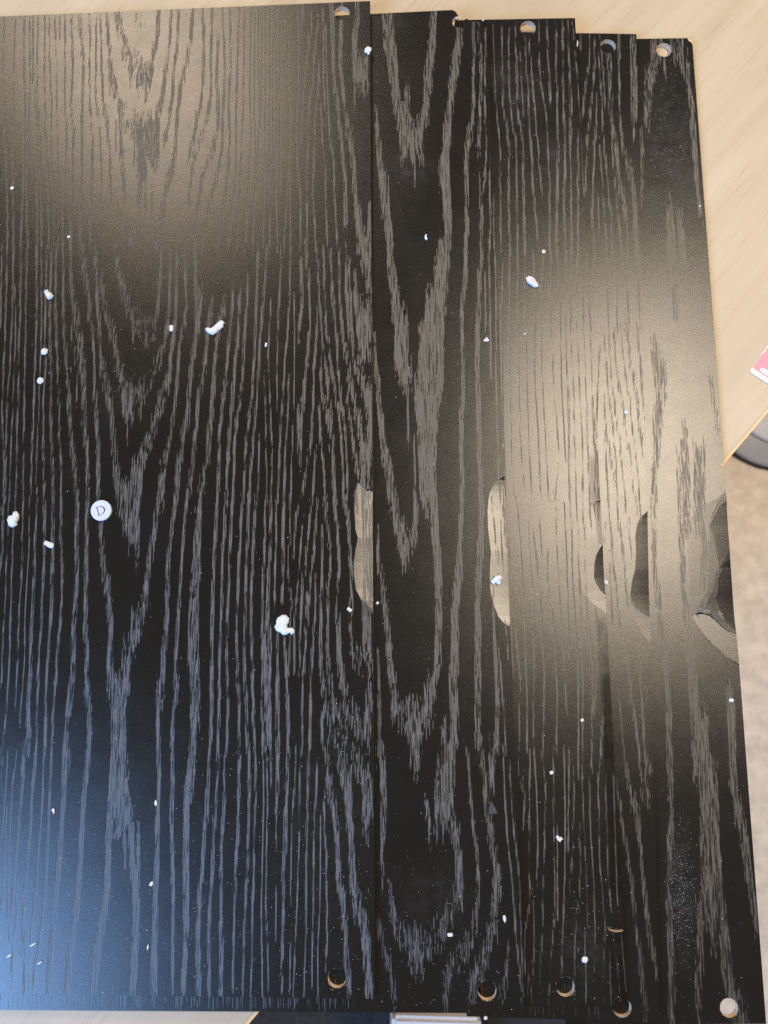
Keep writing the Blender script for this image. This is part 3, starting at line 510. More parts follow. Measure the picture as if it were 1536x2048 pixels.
    cen = np.array([vo[list(f)].mean(0) for f in fo]); ok = (cen[:, 0] < 0) & (cen[:, 0] > -P.W) & (cen[:, 1] < 0) & (cen[:, 1] > -LEN)
    for poly in P.cuts: ok &= ~inside(poly, cen)
    m = len(wv); wv += [(v[0], v[1], -T) for v in vo]; wf += [tuple(m + q for q in f) for f, o_ in zip(fo, ok) if o_]
    for poly, z in P.caps:
        m = len(wv); wv += [(p[0], p[1], z) for p in poly]; wf.append(tuple(range(m, m + len(poly))))
    me = mesh_from('fibreboard_core', wv, wf); link('fibreboard_core', me, M_CORE, root, P.mw)
    link('edge_band', mesh_from('edge_band', ov_, of_), M_EDGE, root, P.mw)  # outer walls together with the added dark shadow-line strip

def px_poly(P, pts, clip=True):
    out = []
    for p in pts:
        x, y = P.loc(*p)
        out.append((min(x, 0.0) if clip else x, y))
    return out
def circle(P, cx, cy, r=0.0047, n=44):
    x, y = P.loc(cx, cy); return [(x + r * math.cos(2 * math.pi * k / n), y + r * math.sin(2 * math.pi * k / n)) for k in range(n)]

GRP = 'black oak grain panels in the stack'
P5 = make_panel('P5', (1384, 76), (1532.5, 2048), 0.00325, 0, 0, 0.105, 0.066, 0, G5, 5, 'bottom black woodgrain panel, reaching farthest right, with a torn scalloped edge', GRP)
P4 = make_panel('P4', (1273, 68), (1319.6, 2045), 0.00650, 0, 0, 0.10, 0.058, 0.016, G4, 4, 'fourth black woodgrain panel from the top, with a long dark hollow on its edge', GRP)
P3 = make_panel('P3', (1150, 36), (1255, 2012), 0.00976, 0, 0, 0.075, 0.075, 0, G3, 3, 'middle black woodgrain panel with a half moon slot near its lower right corner', GRP)
P2 = make_panel('P2', (973.6, 16.6), (1050, 2027), 0.01390, S12, 0.063, 0.29, 0.082, 0.016, G2, 2, 'second black woodgrain panel from the top, its upper corner broken through the hole', GRP)
P1 = make_panel('P1', (740, 2), (749.5, 1998), 0.01465, S12, -0.0115, 0.285, 0.285, 0, G1, 1, 'topmost black woodgrain panel at left, whole, carrying the lettered white disc', GRP)
P1.cuts = [circle(P1, 684, 27), circle(P1, 674, 1956.5)]
P2.cuts = [circle(P2, 974, 1981.5), px_poly(P2, [(905, 20), (912, 24), (915, 29), (918, 31), (910, 33.5), (905, 39), (904, 46), (907, 52), (913, 55.5), (920, 55.8), (926, 53), (929, 48), (929.6, 40), (931, 37), (945, 42.5), (955, 44), (966, 50), (974.6, 55)], False)
           + [(0.004, P2.loc(974, 56)[1]), (0.004, 0.004), (P2.loc(905, 16)[0], 0.004)],
           px_poly(P2, [(1003, 886), (1001.5, 890), (1004.5, 894), (1012, 896), (1012, 884)], False)]
P3.cuts = [circle(P3, 1056, 56), circle(P3, 1130.5, 1973.5), px_poly(P3, [(1215, 1856.5), (1247, 1858.5), (1248.5, 1862), (1243, 1863.5), (1234, 1864.5), (1226, 1863.5), (1219, 1860.5)])]
P4.cuts = [circle(P4, 1216, 93), circle(P4, 1244.5, 2015), px_poly(P4, [(1290, 926), (1288.5, 930), (1292, 934), (1300, 936), (1300, 924)], False)]
P5.cuts = [circle(P5, 1327.5, 100), circle(P5, 1458, 2015.5),
           px_poly(P5, [(1374, 75), (1377, 81), (1382, 84), (1386, 91)], False) + [(0.004, P5.loc(1386, 92)[1]), (0.004, 0.004), (P5.loc(1374, 74)[0], 0.004)],
           px_poly(P5, [(1446, 926), (1442, 930), (1446, 934), (1444, 939), (1449, 945), (1460, 945), (1460, 925)], False)]
P5.caps = [([P5.loc(1374, 76), P5.loc(1385, 76.5), P5.loc(1386.5, 92), P5.loc(1380, 84)], -0.0012)]
P2.caps = [([P2.loc(904, 19), P2.loc(916, 24.5), P2.loc(921, 31), P2.loc(912, 35)], -0.0012)]
P1.recess = dict(label='pale pressed hollow on the right edge of the top panel', slope=0.165, zones=[], outline=px_poly(P1, [(746.5, 982), (741, 979), (735, 982), (729, 975), (722, 971), (716, 965.5), (711, 986), (709, 1014), (711, 1060), (716, 1076), (711.5, 1096.5), (707.6, 1123), (707.6, 1146.5), (711.5, 1178), (722.5, 1200), (735, 1209), (744, 1217)]) + [(0, P1.loc(746, 1219)[1]), (0, P1.loc(746, 981)[1])])
P2.recess = dict(label='bright pressed hollow with a wavy outline', slope=0.152, zones=[], outline=px_poly(P2, [(1006.4, 953), (996, 960), (987, 971), (980, 984), (977, 998), (975, 1021.5), (976, 1055), (979, 1082), (982, 1103.6), (980, 1135), (980, 1174), (983, 1194), (987, 1209), (996.6, 1232.5), (1006, 1244), (1016, 1251.5)]) + [(0, P2.loc(1018, 1253)[1]), (0, P2.loc(1009, 951)[1])])
P3.recess = dict(label='faint pressed hollow holding a small dark crescent', slope=0.030, zones=[(px_poly(P3, [(1187, 1004), (1202.5, 1004.5)]) + [(0, P3.loc(1203, 1006)[1]), (0, P3.loc(1207, 1087)[1])] + px_poly(P3, [(1198, 1088), (1191.6, 1042.5)]), 0.07),
    ([(0, P3.loc(1207, 1089)[1])] + px_poly(P3, [(1198, 1099), (1191.6, 1114), (1189, 1130), (1188.4, 1156.6), (1193, 1167.5), (1202.5, 1183)]) + [(0, P3.loc(1212, 1190)[1])], 0.14)],
    outline=px_poly(P3, [(1199, 1000), (1180, 1010), (1176, 1040), (1179, 1067.5), (1168, 1110), (1159.5, 1133), (1159.5, 1152), (1166.6, 1181.6), (1180.6, 1202), (1202.5, 1219)]) + [(0, P3.loc(1213.4, 1226)[1]), (0, P3.loc(1201, 998)[1])])
P4.recess = dict(label='long dark pressed hollow with a paler foot', slope=0.030, zones=[([(0, P4.loc(1294.7, 1022)[1])] + px_poly(P4, [(1281.4, 1035.2), (1273.6, 1050.4), (1270.2, 1074), (1271.8, 1108), (1269.8, 1139), (1264.2, 1160), (1260.3, 1191), (1261.6, 1206), (1270, 1222), (1284, 1236)]) + [(0, P4.loc(1300, 1250)[1])], 0.050), ([(0, P4.loc(1294.7, 1021.5)[1])] + px_poly(P4, [(1281.8, 1036), (1274.2, 1051), (1270.9, 1075), (1272.5, 1108), (1270.7, 1140), (1265.1, 1160), (1261.2, 1188), (1264, 1203), (1274, 1217)]) + [(0, P4.loc(1300, 1236)[1])], 0.038)],
    outline=px_poly(P4, [(1293.5, 1021.8), (1280.6, 1034.7), (1272.8, 1050), (1269.4, 1073.8), (1271, 1108), (1269, 1139), (1263.4, 1159.7), (1259.5, 1191), (1260.3, 1214), (1265, 1236), (1277.5, 1258), (1290, 1273)]) + [(0, P4.loc(1301, 1284)[1]), (0, P4.loc(1294.7, 1020)[1])])
P5.recess = dict(feet=[(px_poly(P5, [(1384, 1229), (1393, 1251), (1419, 1284), (1452, 1313), (1470, 1326)]) + [(0, P5.loc(1478, 1331)[1]), (0, P5.loc(1469, 1268)[1])] + px_poly(P5, [(1452, 1262), (1437, 1246), (1420, 1232), (1400, 1224)]), -0.002, 0.040, -0.0009)], label='ragged scalloped hollow with two dark bites at the edge', slope=0.018, zones=[
    (px_poly(P5, [(1440, 992), (1424, 1030), (1416, 1050), (1420, 1075), (1412, 1095), (1408, 1120), (1413, 1150), (1418, 1165), (1414, 1185), (1400, 1205), (1394, 1222), (1400, 1240), (1420, 1262), (1445, 1278)]) + [(0, P5.loc(1470, 1300)[1]), (0, P5.loc(1452, 986)[1])], 0.018),
    (px_poly(P5, [(1430, 1150), (1424, 1185), (1412, 1208), (1420, 1225), (1435, 1248)]) + [(0, P5.loc(1470, 1275)[1]), (0, P5.loc(1458, 1100)[1])], 0.020),
    ([(0, P5.loc(1453.6, 1002)[1])] + px_poly(P5, [(1438.7, 1012), (1429, 1032), (1419, 1051.6), (1427.7, 1071), (1433, 1097.7), (1438.7, 1135), (1452, 1123)]) + [(0, P5.loc(1460.7, 1117.5)[1])], 0.030),
    ([(0, P5.loc(1460.7, 1118.5)[1])] + px_poly(P5, [(1452, 1124), (1444, 1134), (1436.5, 1159), (1432, 1196.6), (1441, 1218.5), (1454, 1245)]) + [(0, P5.loc(1468, 1261)[1])], 0.036)],
    outline=px_poly(P5, [(1449, 982), (1434, 998.5), (1415, 1006), (1397, 1018.6), (1379, 1040.6), (1373, 1071), (1375, 1111), (1379, 1152.6), (1376, 1190), (1381.6, 1207.6), (1384, 1229.5), (1392.6, 1251.5), (1419, 1284.5), (1452, 1313), (1470, 1326)]) + [(0, P5.loc(1478, 1331)[1]), (0, P5.loc(1452, 979)[1])])
for P in (P5, P4, P3, P2, P1): P.wear, P.haze = [], []
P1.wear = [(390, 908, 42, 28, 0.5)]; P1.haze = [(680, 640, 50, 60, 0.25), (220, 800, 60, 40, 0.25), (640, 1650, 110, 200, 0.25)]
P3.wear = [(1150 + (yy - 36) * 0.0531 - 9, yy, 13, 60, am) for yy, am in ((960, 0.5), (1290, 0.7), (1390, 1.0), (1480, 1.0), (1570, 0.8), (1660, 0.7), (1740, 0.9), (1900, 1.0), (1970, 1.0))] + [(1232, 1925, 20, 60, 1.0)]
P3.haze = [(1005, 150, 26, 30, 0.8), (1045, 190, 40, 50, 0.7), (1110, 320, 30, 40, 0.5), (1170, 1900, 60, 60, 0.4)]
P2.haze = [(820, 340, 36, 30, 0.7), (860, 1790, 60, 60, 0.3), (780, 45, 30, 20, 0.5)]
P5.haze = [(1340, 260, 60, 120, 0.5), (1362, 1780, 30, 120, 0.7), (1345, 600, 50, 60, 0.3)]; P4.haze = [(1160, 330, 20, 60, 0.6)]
for P in (P5, P4, P3, P2, P1): build_panel(P)

# torn vinyl curled up out of the bottom panel's hollow, and a split in its edge
def crumple(P, cx, cy, wpx, hpx, name, mat, parent, seed, hgt):
    r = random.Random(seed); x0, y0 = P.loc(cx, cy); k = abs(P.loc(cx + 1, cy)[0] - x0)
    nx_, ny_ = 9, 7; vs = []; fs = []
    for i in range(nx_):
        for j in range(ny_):
            a, b = i / (nx_ - 1) - 0.5, j / (ny_ - 1) - 0.5
            e = max(0, 1 - (2 * a) ** 2) * max(0, 1 - (2 * b) ** 2)
            vs.append((x0 + a * wpx * k + r.uniform(-1, 1) * k, y0 + b * hpx * k - a * hpx * k * 0.5 + r.uniform(-1, 1) * k, -0.0004 + e * hgt * r.uniform(0.4, 1.5)))
    for i in range(nx_ - 1):
        for j in range(ny_ - 1): fs.append((i * ny_ + j, (i + 1) * ny_ + j, (i + 1) * ny_ + j + 1, i * ny_ + j + 1))
    return link(name, mesh_from(name, vs, fs), mat, parent, P.mw)
crumple(P5, 1409, 1217, 24, 14, 'torn_vinyl', M_FOIL, P5.root, 3, 0.0011)
crumple(P5, 1442, 1230, 9, 12, 'torn_vinyl', M_FOIL, P5.root, 5, 0.0008)
q = [P5.loc(*p) for p in ((1446, 1191), (1456, 1189), (1462, 1193), (1467, 1193.5), (1462, 1195.5), (1455, 1191.5))]
link('edge_split', mesh_from('edge_split', [(a, b, -0.0021) for a, b in q], [tuple(range(6))]), M_RUBBER, P5.root, P5.mw)

# ------------------------------------------------------------------ lettered disc on the top panel
def place(P, px, py, rot=0.0, lift=0.0):
    x, y = P.loc(px, py); p = P.wld(x, y, lift)
    M = P.mw.copy(); M.translation = Vector(p); return M @ Matrix.Rotation(rot, 4, 'Z')
mw = place(P1, 204, 1021.5, rad(19))
disc = empty('lettered_disc', mw); tag(disc, 'round white plastic disc with a dark capital letter D', 'disc')
RD = 22.6 * 0.000262
bm = bmesh.new(); ring = []
prof = [(RD * 0.985, 0.0), (RD, 0.0004), (RD, 0.0013), (RD * 0.985, 0.0016), (RD * 0.93, 0.00175), (RD * 0.88, 0.00168), (0.0, 0.00168)]
N = 64; rows = []
for r_, z in prof[:-1]: rows.append([bm.verts.new((r_ * math.cos(2 * math.pi * k / N), r_ * math.sin(2 * math.pi * k / N), z)) for k in range(N)])
for a, b in zip(rows, rows[1:]):
    for k in range(N): bm.faces.new((a[k], a[(k + 1) % N], b[(k + 1) % N], b[k]))
bm.faces.new(rows[-1]); bm.faces.new(rows[0][::-1])
me = bpy.data.meshes.new('disc_body'); bm.to_mesh(me); bm.free()
for p in me.polygons: p.use_smooth = len(p.vertices) == 4
link('disc_body', me, M_DISC, disc, mw)
u = RD * 2 / 45.0                                                   # one photo pixel on the disc
vs, fs = [], []
def quad(a, b, c, d):
    n = len(vs); vs.extend([(x * u, y * u, 0.00172) for x, y in (a, b, c, d)]); fs.append((n, n + 1, n + 2, n + 3))
quad((-7.3, -9.5), (-5.3, -9.5), (-5.3, 9.5), (-7.3, 9.5))          # stem
quad((-10.2, 8.9), (-5.3, 8.9), (-5.3, 9.9), (-10.2, 9.9)); quad((-10.2, -9.9), (-5.3, -9.9), (-5.3, -8.9), (-10.2, -8.9))   # serifs
K = 28
for k in range(K):                                                  # bowl, thick at its side
    def pt(i, s):
        a = math.pi / 2 - math.pi * i / K; th = 0.5 + 1.0 * math.cos(a)
        return (-5.3 + (6.0 if False else 13.6) * max(0, math.cos(a)) ** 0.85 + (s * th if math.cos(a) > 0.02 else 0) - 1.0 * (math.cos(a) > 0.02) * 0.0, (9.4 + s * 0.5) * math.sin(a))
    quad(pt(k, -1), pt(k + 1, -1), pt(k + 1, 1), pt(k, 1))
link('letter', mesh_from('letter', vs, fs), M_INK, disc, mw)

# ------------------------------------------------------------------ foam crumbs and chips
def foam_clump(px, py, P, beads, name, label, cat, rot=0, group='white foam crumbs on the panels', flat=0.42):
    """beads: list of (dx, dy, r) in photo pixels"""
    mw = place(P, px, py, rot); k = abs(P.loc(px + 1, py)[0] - P.loc(px, py)[0]); bm = bmesh.new(); r = random.Random(int(px * 7 + py))
    for dx, dy, br in beads:
        m = bmesh.ops.create_icosphere(bm, subdivisions=3, radius=br * k)['verts']
        for v in m:
            n = v.co.normalized(); f = 1 + 0.16 * math.sin(n.x * 7 + dx) * math.sin(n.y * 6 + dy) + r.uniform(-0.13, 0.13)
            v.co = Vector((v.co.x * f, v.co.y * f, v.co.z * f * flat))
            v.co += Vector((dx * k, -dy * k, br * k * flat * 0.93))
    me = bpy.data.meshes.new(name); bm.to_mesh(me); bm.free()
    for p in me.polygons: p.use_smooth = True
    return tag(link(name, me, M_FOAM, None, mw), label, cat, group)
def foam_chip(px, py, P, outline, hpx, name, label, cat, group='white foam crumbs on the panels', mat=None, lift=0.0):
    """a thin chip: outline in photo pixels round its centre, a rough uneven top"""
    mw = place(P, px, py, 0, lift); k = abs(P.loc(px + 1, py)[0] - P.loc(px, py)[0]); r = random.Random(int(px * 3 + py)); n = len(outline)
    vs, fs = [], []
    for s, z in ((0.9, 0.0), (1.0, 0.45), (0.80, 0.85), (0.4, 1.0)):
        for a, b in outline: vs.append((a * s * k, -b * s * k, hpx * k * z * r.uniform(0.75, 1.15) if z else 0.0))
    vs.append((0, 0, hpx * k * r.uniform(0.8, 1.1)))
    for q in range(3):
        for i in range(n): fs.append((q * n + i, (q * n + (i + 1) % n), (q + 1) * n + (i + 1) % n, (q + 1) * n + i))
    for i in range(n): fs.append((3 * n + i, 3 * n + (i + 1) % n, 4 * n))
    me = mesh_from(name, vs, fs)
    return tag(link(name, me, mat or M_FOAM, None, mw), label, cat, group)
FC = foam_clump
def foam_crust(px, py, P, outline, hpx, name, label, cat, group='white foam crumbs on the panels'):
    """a torn flat piece of foam: its outline rounded off, the top pebbled by the beads it is pressed from"""
    mw = place(P, px, py); k = abs(P.loc(px + 1, py)[0] - P.loc(px, py)[0]); r = random.Random(int(px + py)); n = len(outline)
    o2 = []
    for i in range(n):
        (a, b), (c, d) = outline[i], outline[(i + 1) % n]
        o2 += [(a, b), ((a + c) / 2 + r.uniform(-0.5, 0.5), (b + d) / 2 + r.uniform(-0.5, 0.5))]
    xs_ = [p[0] for p in o2]; ys_ = [p[1] for p in o2]; A_ = np.array(o2)
    pts = list(o2); edges = [(i, (i + 1) % len(o2)) for i in range(len(o2))]
    for gx in np.arange(min(xs_), max(xs_), 1.6):
        for gy in np.arange(min(ys_), max(ys_), 1.6):
            q_ = np.array([(gx + r.uniform(-0.4, 0.4), gy + r.uniform(-0.4, 0.4))])
            if inside(o2, q_)[0] and np.min(np.hypot(A_[:, 0] - q_[0, 0], A_[:, 1] - q_[0, 1])) > 0.9: pts.append(tuple(q_[0]))
    vo, _, fo, _, _, _ = delaunay_2d_cdt([Vector(p) for p in pts], edges, [], 1, 1e-4)
    beads = [(r.uniform(min(xs_), max(xs_)), r.uniform(min(ys_), max(ys_)), r.uniform(4.0, 6.0)) for _ in range(14)]
    vs, fs = [], []; 
    for v in vo:
        dist = np.min([np.hypot(v[0] - (a + (c - a) * t_), v[1] - (b + (d - b) * t_)) for (a, b), (c, d) in zip(o2, o2[1:] + o2[:1]) for t_ in (0, 0.25, 0.5, 0.75)])
        e = min(1, dist / 3.2); bump_ = max([max(0, 1 - ((v[0] - bx) ** 2 + (v[1] - by) ** 2) / br ** 2) for bx, by, br in beads])
        vs.append((v[0] * k, -v[1] * k, hpx * k * (0.30 + 0.45 * math.sqrt(e) + 0.30 * math.sqrt(bump_) * e + r.uniform(-0.04, 0.04))))
    m = len(vs); fs = [tuple(f)[::-1] for f in fo]
    vs += [(v[0] * k * 0.94, -v[1] * k * 0.94, 0.0) for v in [Vector(p) for p in o2]]
    near = [min(range(m), key=lambda j: (vo[j][0] - p[0]) ** 2 + (vo[j][1] - p[1]) ** 2) for p in o2]
    for i in range(len(o2)): fs.append((near[i], near[(i + 1) % len(o2)], m + (i + 1) % len(o2), m + i))
    me = mesh_from(name, vs, fs)
    for p in me.polygons: p.use_smooth = True
    return tag(link(name, me, M_FOAM, None, mw), label, cat, group)
FC(736, 102, P1, [(0, 0, 6.5), (-3, 2, 4), (3, -3, 4), (1, -6, 3), (1, 6, 3)], 'foam_crumb', 'star shaped white foam crumb on the top panel edge, under the upper hole', 'foam crumb')
foam_crust(98, 590, P1, [(-9.9, -8.3), (-2.1, -10.9), (0.5, -5.7), (5.7, -4.4), (6.5, -0.5), (10.9, 2.1), (7.0, 8.6), (0.5, 10.7), (-4.7, 4.7), (-7.3, -0.5)], 7.5, 'foam_crumb', 'lumpy three bead white foam crumb above the two round beads at left', 'foam crumb')
foam_crust(430, 657, P1, [(-20.1, 1.8), (-14.8, -1.8), (-7.0, 0.0), (-1.8, -3.9), (4.7, -10.4), (11.2, -15.6), (16.4, -14.8), (20.3, -10.4), (16.9, -6.5), (17.7, -2.6), (8.6, 5.2), (2.1, 10.4), (-3.1, 14.3), (-7.6, 13.0), (-14.8, 9.1)], 7.5, 'foam_crumb', 'long slanting white foam crumb, the largest in the upper half', 'foam crumb')
FC(343, 657, P1, [(0, -2.5, 4.2), (0, 2.5, 4.2)], 'foam_crumb', 'small upright white foam bead left of the long slanting crumb', 'foam crumb')
FC(90, 704, P1, [(0, 0, 6.6)], 'foam_bead', 'round white foam bead, upper of the stacked pair at left', 'foam bead')
FC(82, 762, P1, [(0, 0, 6.6)], 'foam_bead', 'round white foam bead, lower of the stacked pair at left', 'foam bead')
foam_crust(27, 1039, P1, [(-11.7, 0.8), (-9.1, -7.0), (-1.3, -8.3), (0.0, -14.8), (5.2, -16.7), (11.7, -9.6), (11.7, -0.5), (7.8, 6.0), (9.1, 12.5), (1.3, 16.4), (-6.5, 13.8), (-9.1, 7.3)], 7.5, 'foam_crumb', 'big pale foam crumb of fused beads by the left border, level with the disc', 'foam crumb')
FC(98, 1089, P1, [(-5, -3, 4.5), (0, 0, 5), (5, 2, 5.5)], 'foam_crumb', 'bean shaped white foam crumb below and left of the lettered disc', 'foam crumb')
foam_crust(567, 1250, P1, [(-11.7, -14.8), (-2.6, -20.1), (5.2, -20.1), (11.7, -13.5), (11.2, -5.7), (7.8, -0.5), (7.8, 6.0), (14.3, 6.0), (18.2, 5.2), (22.7, 9.9), (23.4, 15.1), (16.9, 19.8), (13.0, 15.1), (7.8, 19.0), (0.0, 19.8), (-5.2, 15.1), (-14.3, 11.2), (-18.2, 3.4), (-14.3, -3.1), (-14.3, -9.6)], 7.5, 'foam_crumb', 'largest white foam crumb, L shaped, low on the top panel', 'foam crumb')
FC(699, 1219, P1, [(-1.5, -1, 3.5), (2, 1.5, 3.5)], 'foam_crumb', 'tiny knobbly foam crumb left of the foot of the top panel hollow', 'foam crumb')
FC(755, 1206, P2, [(0, 0, 3)], 'foam_bead', 'tiny foam bead on the second panel beside the top panel edge', 'foam bead')
FC(993, 1159, P2, [(-6, 4, 5), (0, 0, 7), (5, -3, 5.5), (3, 5, 5)], 'foam_crumb', 'fluffy white crumb in the bright hollow of the second panel', 'foam crumb', lift if False else 0)
FC(1208, 1165, P4, [(-3, 0, 4.5), (3, 0, 5)], 'foam_crumb', 'oval white foam crumb at the dark crescent on the middle panel edge', 'foam crumb')
FC(1252, 825, P4, [(0, 0, 4.2)], 'foam_bead', 'small white foam bead alone on the fourth panel glare', 'foam bead')
FC(1169, 1918, P3, [(0, 0, 6.3)], 'foam_bead', 'round white foam bead between the slot and the lower holes', 'foam bead')
FC(1462, 1400, P5, [(-1.5, 0, 3.5), (1.5, 0.5, 3.5)], 'foam_bead', 'small foam bead near the right edge below the scalloped hollow', 'foam bead')
FC(1164, 1440, P3, [(0, 0, 3.3)], 'foam_bead', 'tiny foam bead in mid air of the middle panel lower half'.replace('in mid air of the', 'midway down the'), 'foam bead')
FC(973, 679, P2, [(-2.5, 2, 3), (2, 2, 3), (0.5, -2.5, 2.2)], 'foam_crumb', 'tiny three lobed crumb near the second panel right edge', 'foam crumb')
FC(1087, 504, P3, [(0, 0, 4)], 'foam_bead', 'small foam bead above the angular flake on the middle panel', 'foam bead')
FC(25, 377, P1, [(0, 0, 3.6)], 'foam_bead', 'tiny foam bead in the upper left, near the picture border', 'foam bead')
FC(138, 474, P1, [(-0.8, 0, 2.4), (1, 0, 2.4)], 'foam_bead', 'tiny oval foam bead in the shadow side of the upper glare', 'foam bead')
FC(971, 2035, P4, [(0, 0, 3.8)], 'foam_bead', 'small foam bead on the lowest strip under the second panel', 'foam bead')
CHP = foam_chip
CHP(1063, 565, P3, [(-12, -8), (-5, -13), (2, -10), (6, -7), (8, -2), (13, 6), (12, 11), (4, 12), (-2, 7), (-9, 2)], 7, 'foam_flake', 'angular torn white foam flake in the upper glare of the middle panel', 'foam flake')
CHP(852, 475, P2, [(-3, -2), (-1, -6), (2, -6), (1, -2), (3, 3), (2, 6), (-1, 6), (-3, 3)], 4, 'foam_flake', 'small curled foam flake high on the second panel', 'foam flake')
CHP(1118, 1677, P3, [(-7, -4), (-2, -7), (0, -3), (4, -4), (8, 1), (4, 3), (2, 7), (-3, 3)], 4, 'foam_flake', 'ragged four pointed foam flake on the lower middle panel', 'foam flake')
CHP(1103, 1545, P3, [(-5, -1), (-1, -4), (4, -3), (3, 1), (0, 4), (-3, 3)], 4, 'foam_flake', 'small ragged foam flake above the four pointed one', 'foam flake')
CHP(1009, 1837, P2, [(-3, -6), (1, -7), (3, -2), (3, 3), (1, 8), (-2, 4), (-3.5, 0)], 3, 'foam_flake', 'leaf shaped foam flake low on the second panel', 'foam flake')
CHP(900, 1869, P2, [(-6, -1), (-4, -3.5), (5, -3.5), (6, 0), (5, 3), (-4, 3.5)], 4, 'foam_flake', 'brick shaped foam flake below the oval grain figure', 'foam flake')
CHP(107, 1622, P1, [(-3, -4), (1, -6), (3, -3), (3, 2), (1, 7), (0, 2), (-3, 0)], 3, 'foam_flake', 'comma shaped foam flake in the lower left of the top panel', 'foam flake')
CHP(312, 1606, P1, [(-2, -5), (1, -6), (3, 0), (2, 5), (-1, 5), (-3, 1)], 3, 'foam_flake', 'small upright foam flake below the broad grain trunk', 'foam flake')
CHP(303, 1767, P1, [(-5, 3), (-2, -3), (3, -5), (4, 1), (0, 5)], 3, 'foam_flake', 'triangular foam flake at the fringe of the blue sheen', 'foam flake')
CHP(532, 690, P1, [(-2.5, 3), (-1, -5), (3, -3), (2, 3), (0, 5)], 3, 'foam_flake', 'tiny foam flake right of the long slanting crumb', 'foam flake')
SL = lambda L_, w_, a: [(x * math.cos(a) + y * math.sin(a), -x * math.sin(a) + y * math.cos(a)) for x, y in ((-L_, 0), (-L_ * 0.5, -w_), (L_ * 0.4, -w_ * 0.8), (L_, 0), (L_ * 0.3, w_), (-L_ * 0.5, w_ * 0.8))]
CHP(66, 1889, P1, SL(8, 2, 0.55), 2.5, 'plastic_sliver', 'longest white sliver in the blue sheen at bottom left', 'sliver', 'white slivers in the blue sheen')
CHP(19, 1911, P1, SL(6.5, 2, 0.6), 2.5, 'plastic_sliver', 'white sliver in the blue sheen, nearest the left border', 'sliver', 'white slivers in the blue sheen')
CHP(80, 1925, P1, SL(6.5, 1.8, 0.6), 2.5, 'plastic_sliver', 'lowest white sliver in the blue sheen', 'sliver', 'white slivers in the blue sheen')
CHP(296, 1894, P1, SL(6, 1.8, 1.45), 2.5, 'plastic_sliver', 'upright white sliver low on a grain band of the top panel', 'sliver')
CHP(1154.5, 88, P4, SL(9, 1.8, 1.5), 3, 'plastic_sliver', 'upright white sliver against the middle panel upper right edge', 'sliver')
CHP(1050, 668, P3, SL(5, 1.3, 0.5), 2, 'plastic_sliver', 'thin white sliver on the middle panel below the angular flake', 'sliver')
CHP(966, 41, P3, SL(3, 1.8, 1.2), 3, 'foam_flake', 'tiny foam flake beside the broken corner of the second panel', 'foam flake')
CHP(1399.5, 413, P5, SL(3, 1.6, 0.9), 2.5, 'foam_flake', 'tiny foam flake on the bottom panel upper right edge', 'foam flake')
CHP(983, 1614, P2, [(-5.5, 13), (-4, -2), (0.5, -11), (6, -1), (12, 13), (3, 13)], 1.2, 'film_scrap', 'dark triangular scrap of clear film on the second panel', 'film scrap', mat=M_CLEAR)

# ------------------------------------------------------------------ dust: too fine to count
vs, fs = [], []; r = random.Random(11)
def speck(P, px, py, s):
    x, y = P.loc(px, py)
    if x > -0.0003 or y > 0 or y < -P.LEN: return
    k = 0.00027 * s; a = r.uniform(0, 3.14); e = r.uniform(0.5, 1.0); n = len(vs)
    ca, sa = math.cos(a) * k, math.sin(a) * k
    for dx, dy, dz in ((ca, sa, 0.00004), (-sa * e, ca * e, 0.00004), (-ca, -sa, 0.00004), (sa * e, -ca * e, 0.00004), (0, 0, k * 0.8)):
        vs.append(tuple(P.wld(x + dx, y + dy, dz)))
    for i in range(4): fs.append((n + i, n + (i + 1) % 4, n + 4))
def sprinkle(P, n, x0, y0, x1, y1, s0=0.35, s1=1.0):
    for _ in range(n): speck(P, r.uniform(x0, x1), r.uniform(y0, y1), s0 + (s1 - s0) * r.random() ** 4)
sprinkle(P1, 420, 0, 40, 740, 1990, 0.35, 1.2); sprinkle(P1, 700, 360, 1500, 740, 1990, 0.3, 0.9); sprinkle(P1, 160, 0, 1600, 400, 1990)
sprinkle(P2, 300, 752, 40, 985, 2010, 0.35, 1.1); sprinkle(P2, 130, 752, 1700, 1040, 2020)
sprinkle(P3, 200, 1010, 60, 1200, 2005, 0.35, 1.2); sprinkle(P3, 120, 1100, 1750, 1240, 2005); sprinkle(P3, 60, 980, 70, 1150, 400)
sprinkle(P4, 120, 1215, 80, 1300, 2040); sprinkle(P5, 160, 1300, 120, 1500, 2040)
for _ in range(260): speck(P5, r.gauss(1335, 26), r.gauss(290, 80), r.uniform(0.3, 0.7))
for _ in range(320): speck(P5, r.gauss(1362, 16), r.gauss(1780, 70), r.uniform(0.3, 0.7))
tag(link('dust', mesh_from('dust', vs, fs), M_FOAM), kind='stuff')

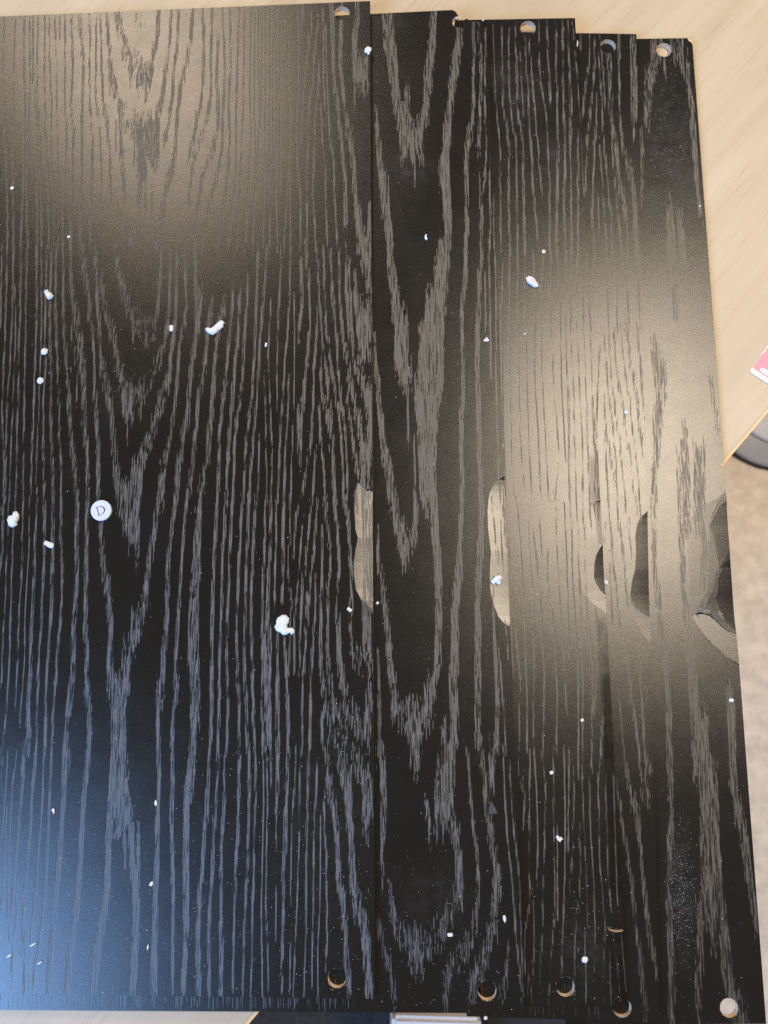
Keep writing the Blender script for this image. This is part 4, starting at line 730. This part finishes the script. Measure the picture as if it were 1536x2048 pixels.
# ------------------------------------------------------------------ printed card on the table at the right border
card_mw = Matrix.Translation(tuple(on_z(1498, 744, 0.0))) @ Matrix.Rotation(math.atan2(-27, 38), 4, 'Z')
card = empty('printed_card', card_mw); tag(card, 'pink and white printed card lying on the table at the right border', 'card')
k = 0.00029
def plate(name, pts, z0_, z1_, mat):
    n = len(pts); v = [(a * k, b * k, z0_) for a, b in pts] + [(a * k, b * k, z1_) for a, b in pts]
    f = [tuple(range(n, 2 * n)), tuple(range(n))[::-1]] + [(i, (i + 1) % n, n + (i + 1) % n, n + i) for i in range(n)]
    return link(name, mesh_from(name, v, f), mat, card, card_mw)
plate('card_base', [(2, 0), (110, 0), (110, 70), (4, 70), (1, 66), (2, 55), (0, 48), (1, 30), (0, 4)], 0.0002, 0.0007, M_CARD)
plate('pink_field', [(0.5, 10), (108, 10), (108, 68), (5, 68), (2, 62), (4, 55), (0.8, 48), (1.2, 30)], 0.0007, 0.00074, M_PINK)
plate('white_mark', [(15, 16), (17, 13.5), (60, 13.5), (60, 22), (44, 24), (44, 60), (36, 60), (24, 50), (25, 46), (34, 46), (34, 24), (18, 22), (15.5, 20)], 0.00074, 0.00077, M_CARD)

# ------------------------------------------------------------------ things on the floor beyond the table edge
def lathe(prof, n=72):
    bm = bmesh.new(); rows = [[bm.verts.new((r_ * math.cos(2 * math.pi * i / n), r_ * math.sin(2 * math.pi * i / n), z)) for i in range(n)] for r_, z in prof]
    for a, b in zip(rows, rows[1:]):
        for i in range(n): bm.faces.new((a[i], a[(i + 1) % n], b[(i + 1) % n], b[i]))
    bm.faces.new(rows[-1]); bm.faces.new(rows[0][::-1]); me = bpy.data.meshes.new('lathe'); bm.to_mesh(me); bm.free()
    for p in me.polygons: p.use_smooth = len(p.vertices) == 4
    return me
bc = Matrix.Translation((0.617, 0.352, -0.74))
base = empty('round_base', bc); tag(base, 'round grey metal base with a black rim standing on the floor', 'base')
link('base_plate', lathe([(0.121, 0.001), (0.121, 0.016), (0.118, 0.021), (0.05, 0.024)]), M_STEEL, base, bc)
link('rim', lathe([(0.1225, 0.0), (0.1240, 0.002), (0.1240, 0.006), (0.1215, 0.0085)]), M_RUBBER, base, bc)
link('raised_plate', lathe([(0.088, 0.0245), (0.087, 0.030), (0.083, 0.033), (0.02, 0.034)]), M_PALE, base, bc)
link('column', lathe([(0.020, 0.034), (0.018, 0.3), (0.018, 0.60)], 28), M_RUBBER, base, bc)
def floor_box(name, pxs, z, mat, label, cat, bev=0.004):
    pts = [on_z(px, py, z)[:2] for px, py in pxs]; bm = bmesh.new()
    bot = [bm.verts.new((p[0], p[1], -0.739)) for p in pts]; top = [bm.verts.new((p[0], p[1], z)) for p in pts]; n = len(pts)
    bm.faces.new(top); bm.faces.new(bot[::-1])
    for i in range(n): bm.faces.new((bot[i], bot[(i + 1) % n], top[(i + 1) % n], top[i]))
    bmesh.ops.recalc_face_normals(bm, faces=bm.faces); bmesh.ops.bevel(bm, geom=[e for e in bm.edges], offset=bev, segments=2, affect='EDGES')
    me = bpy.data.meshes.new(name); bm.to_mesh(me); bm.free()
    return tag(link(name, me, mat), label, cat)
floor_box('dark_mat', [(420, 1960), (966, 1960), (966, 2160), (420, 2160)], -0.70, M_DARK, 'dark woven mat on the floor beyond the table corner at the bottom', 'mat')
floor_box('pale_box', [(784, 2034), (963, 2039.5), (960, 2200), (780, 2200)], -0.45, M_PALE, 'pale grey box on the floor under the lower panel edge', 'box')
floor_box('dark_case', [(966, 1950), (1240, 1950), (1240, 2200), (966, 2200)], -0.50, M_RUBBER, 'black case standing on the floor right of the pale box', 'case')
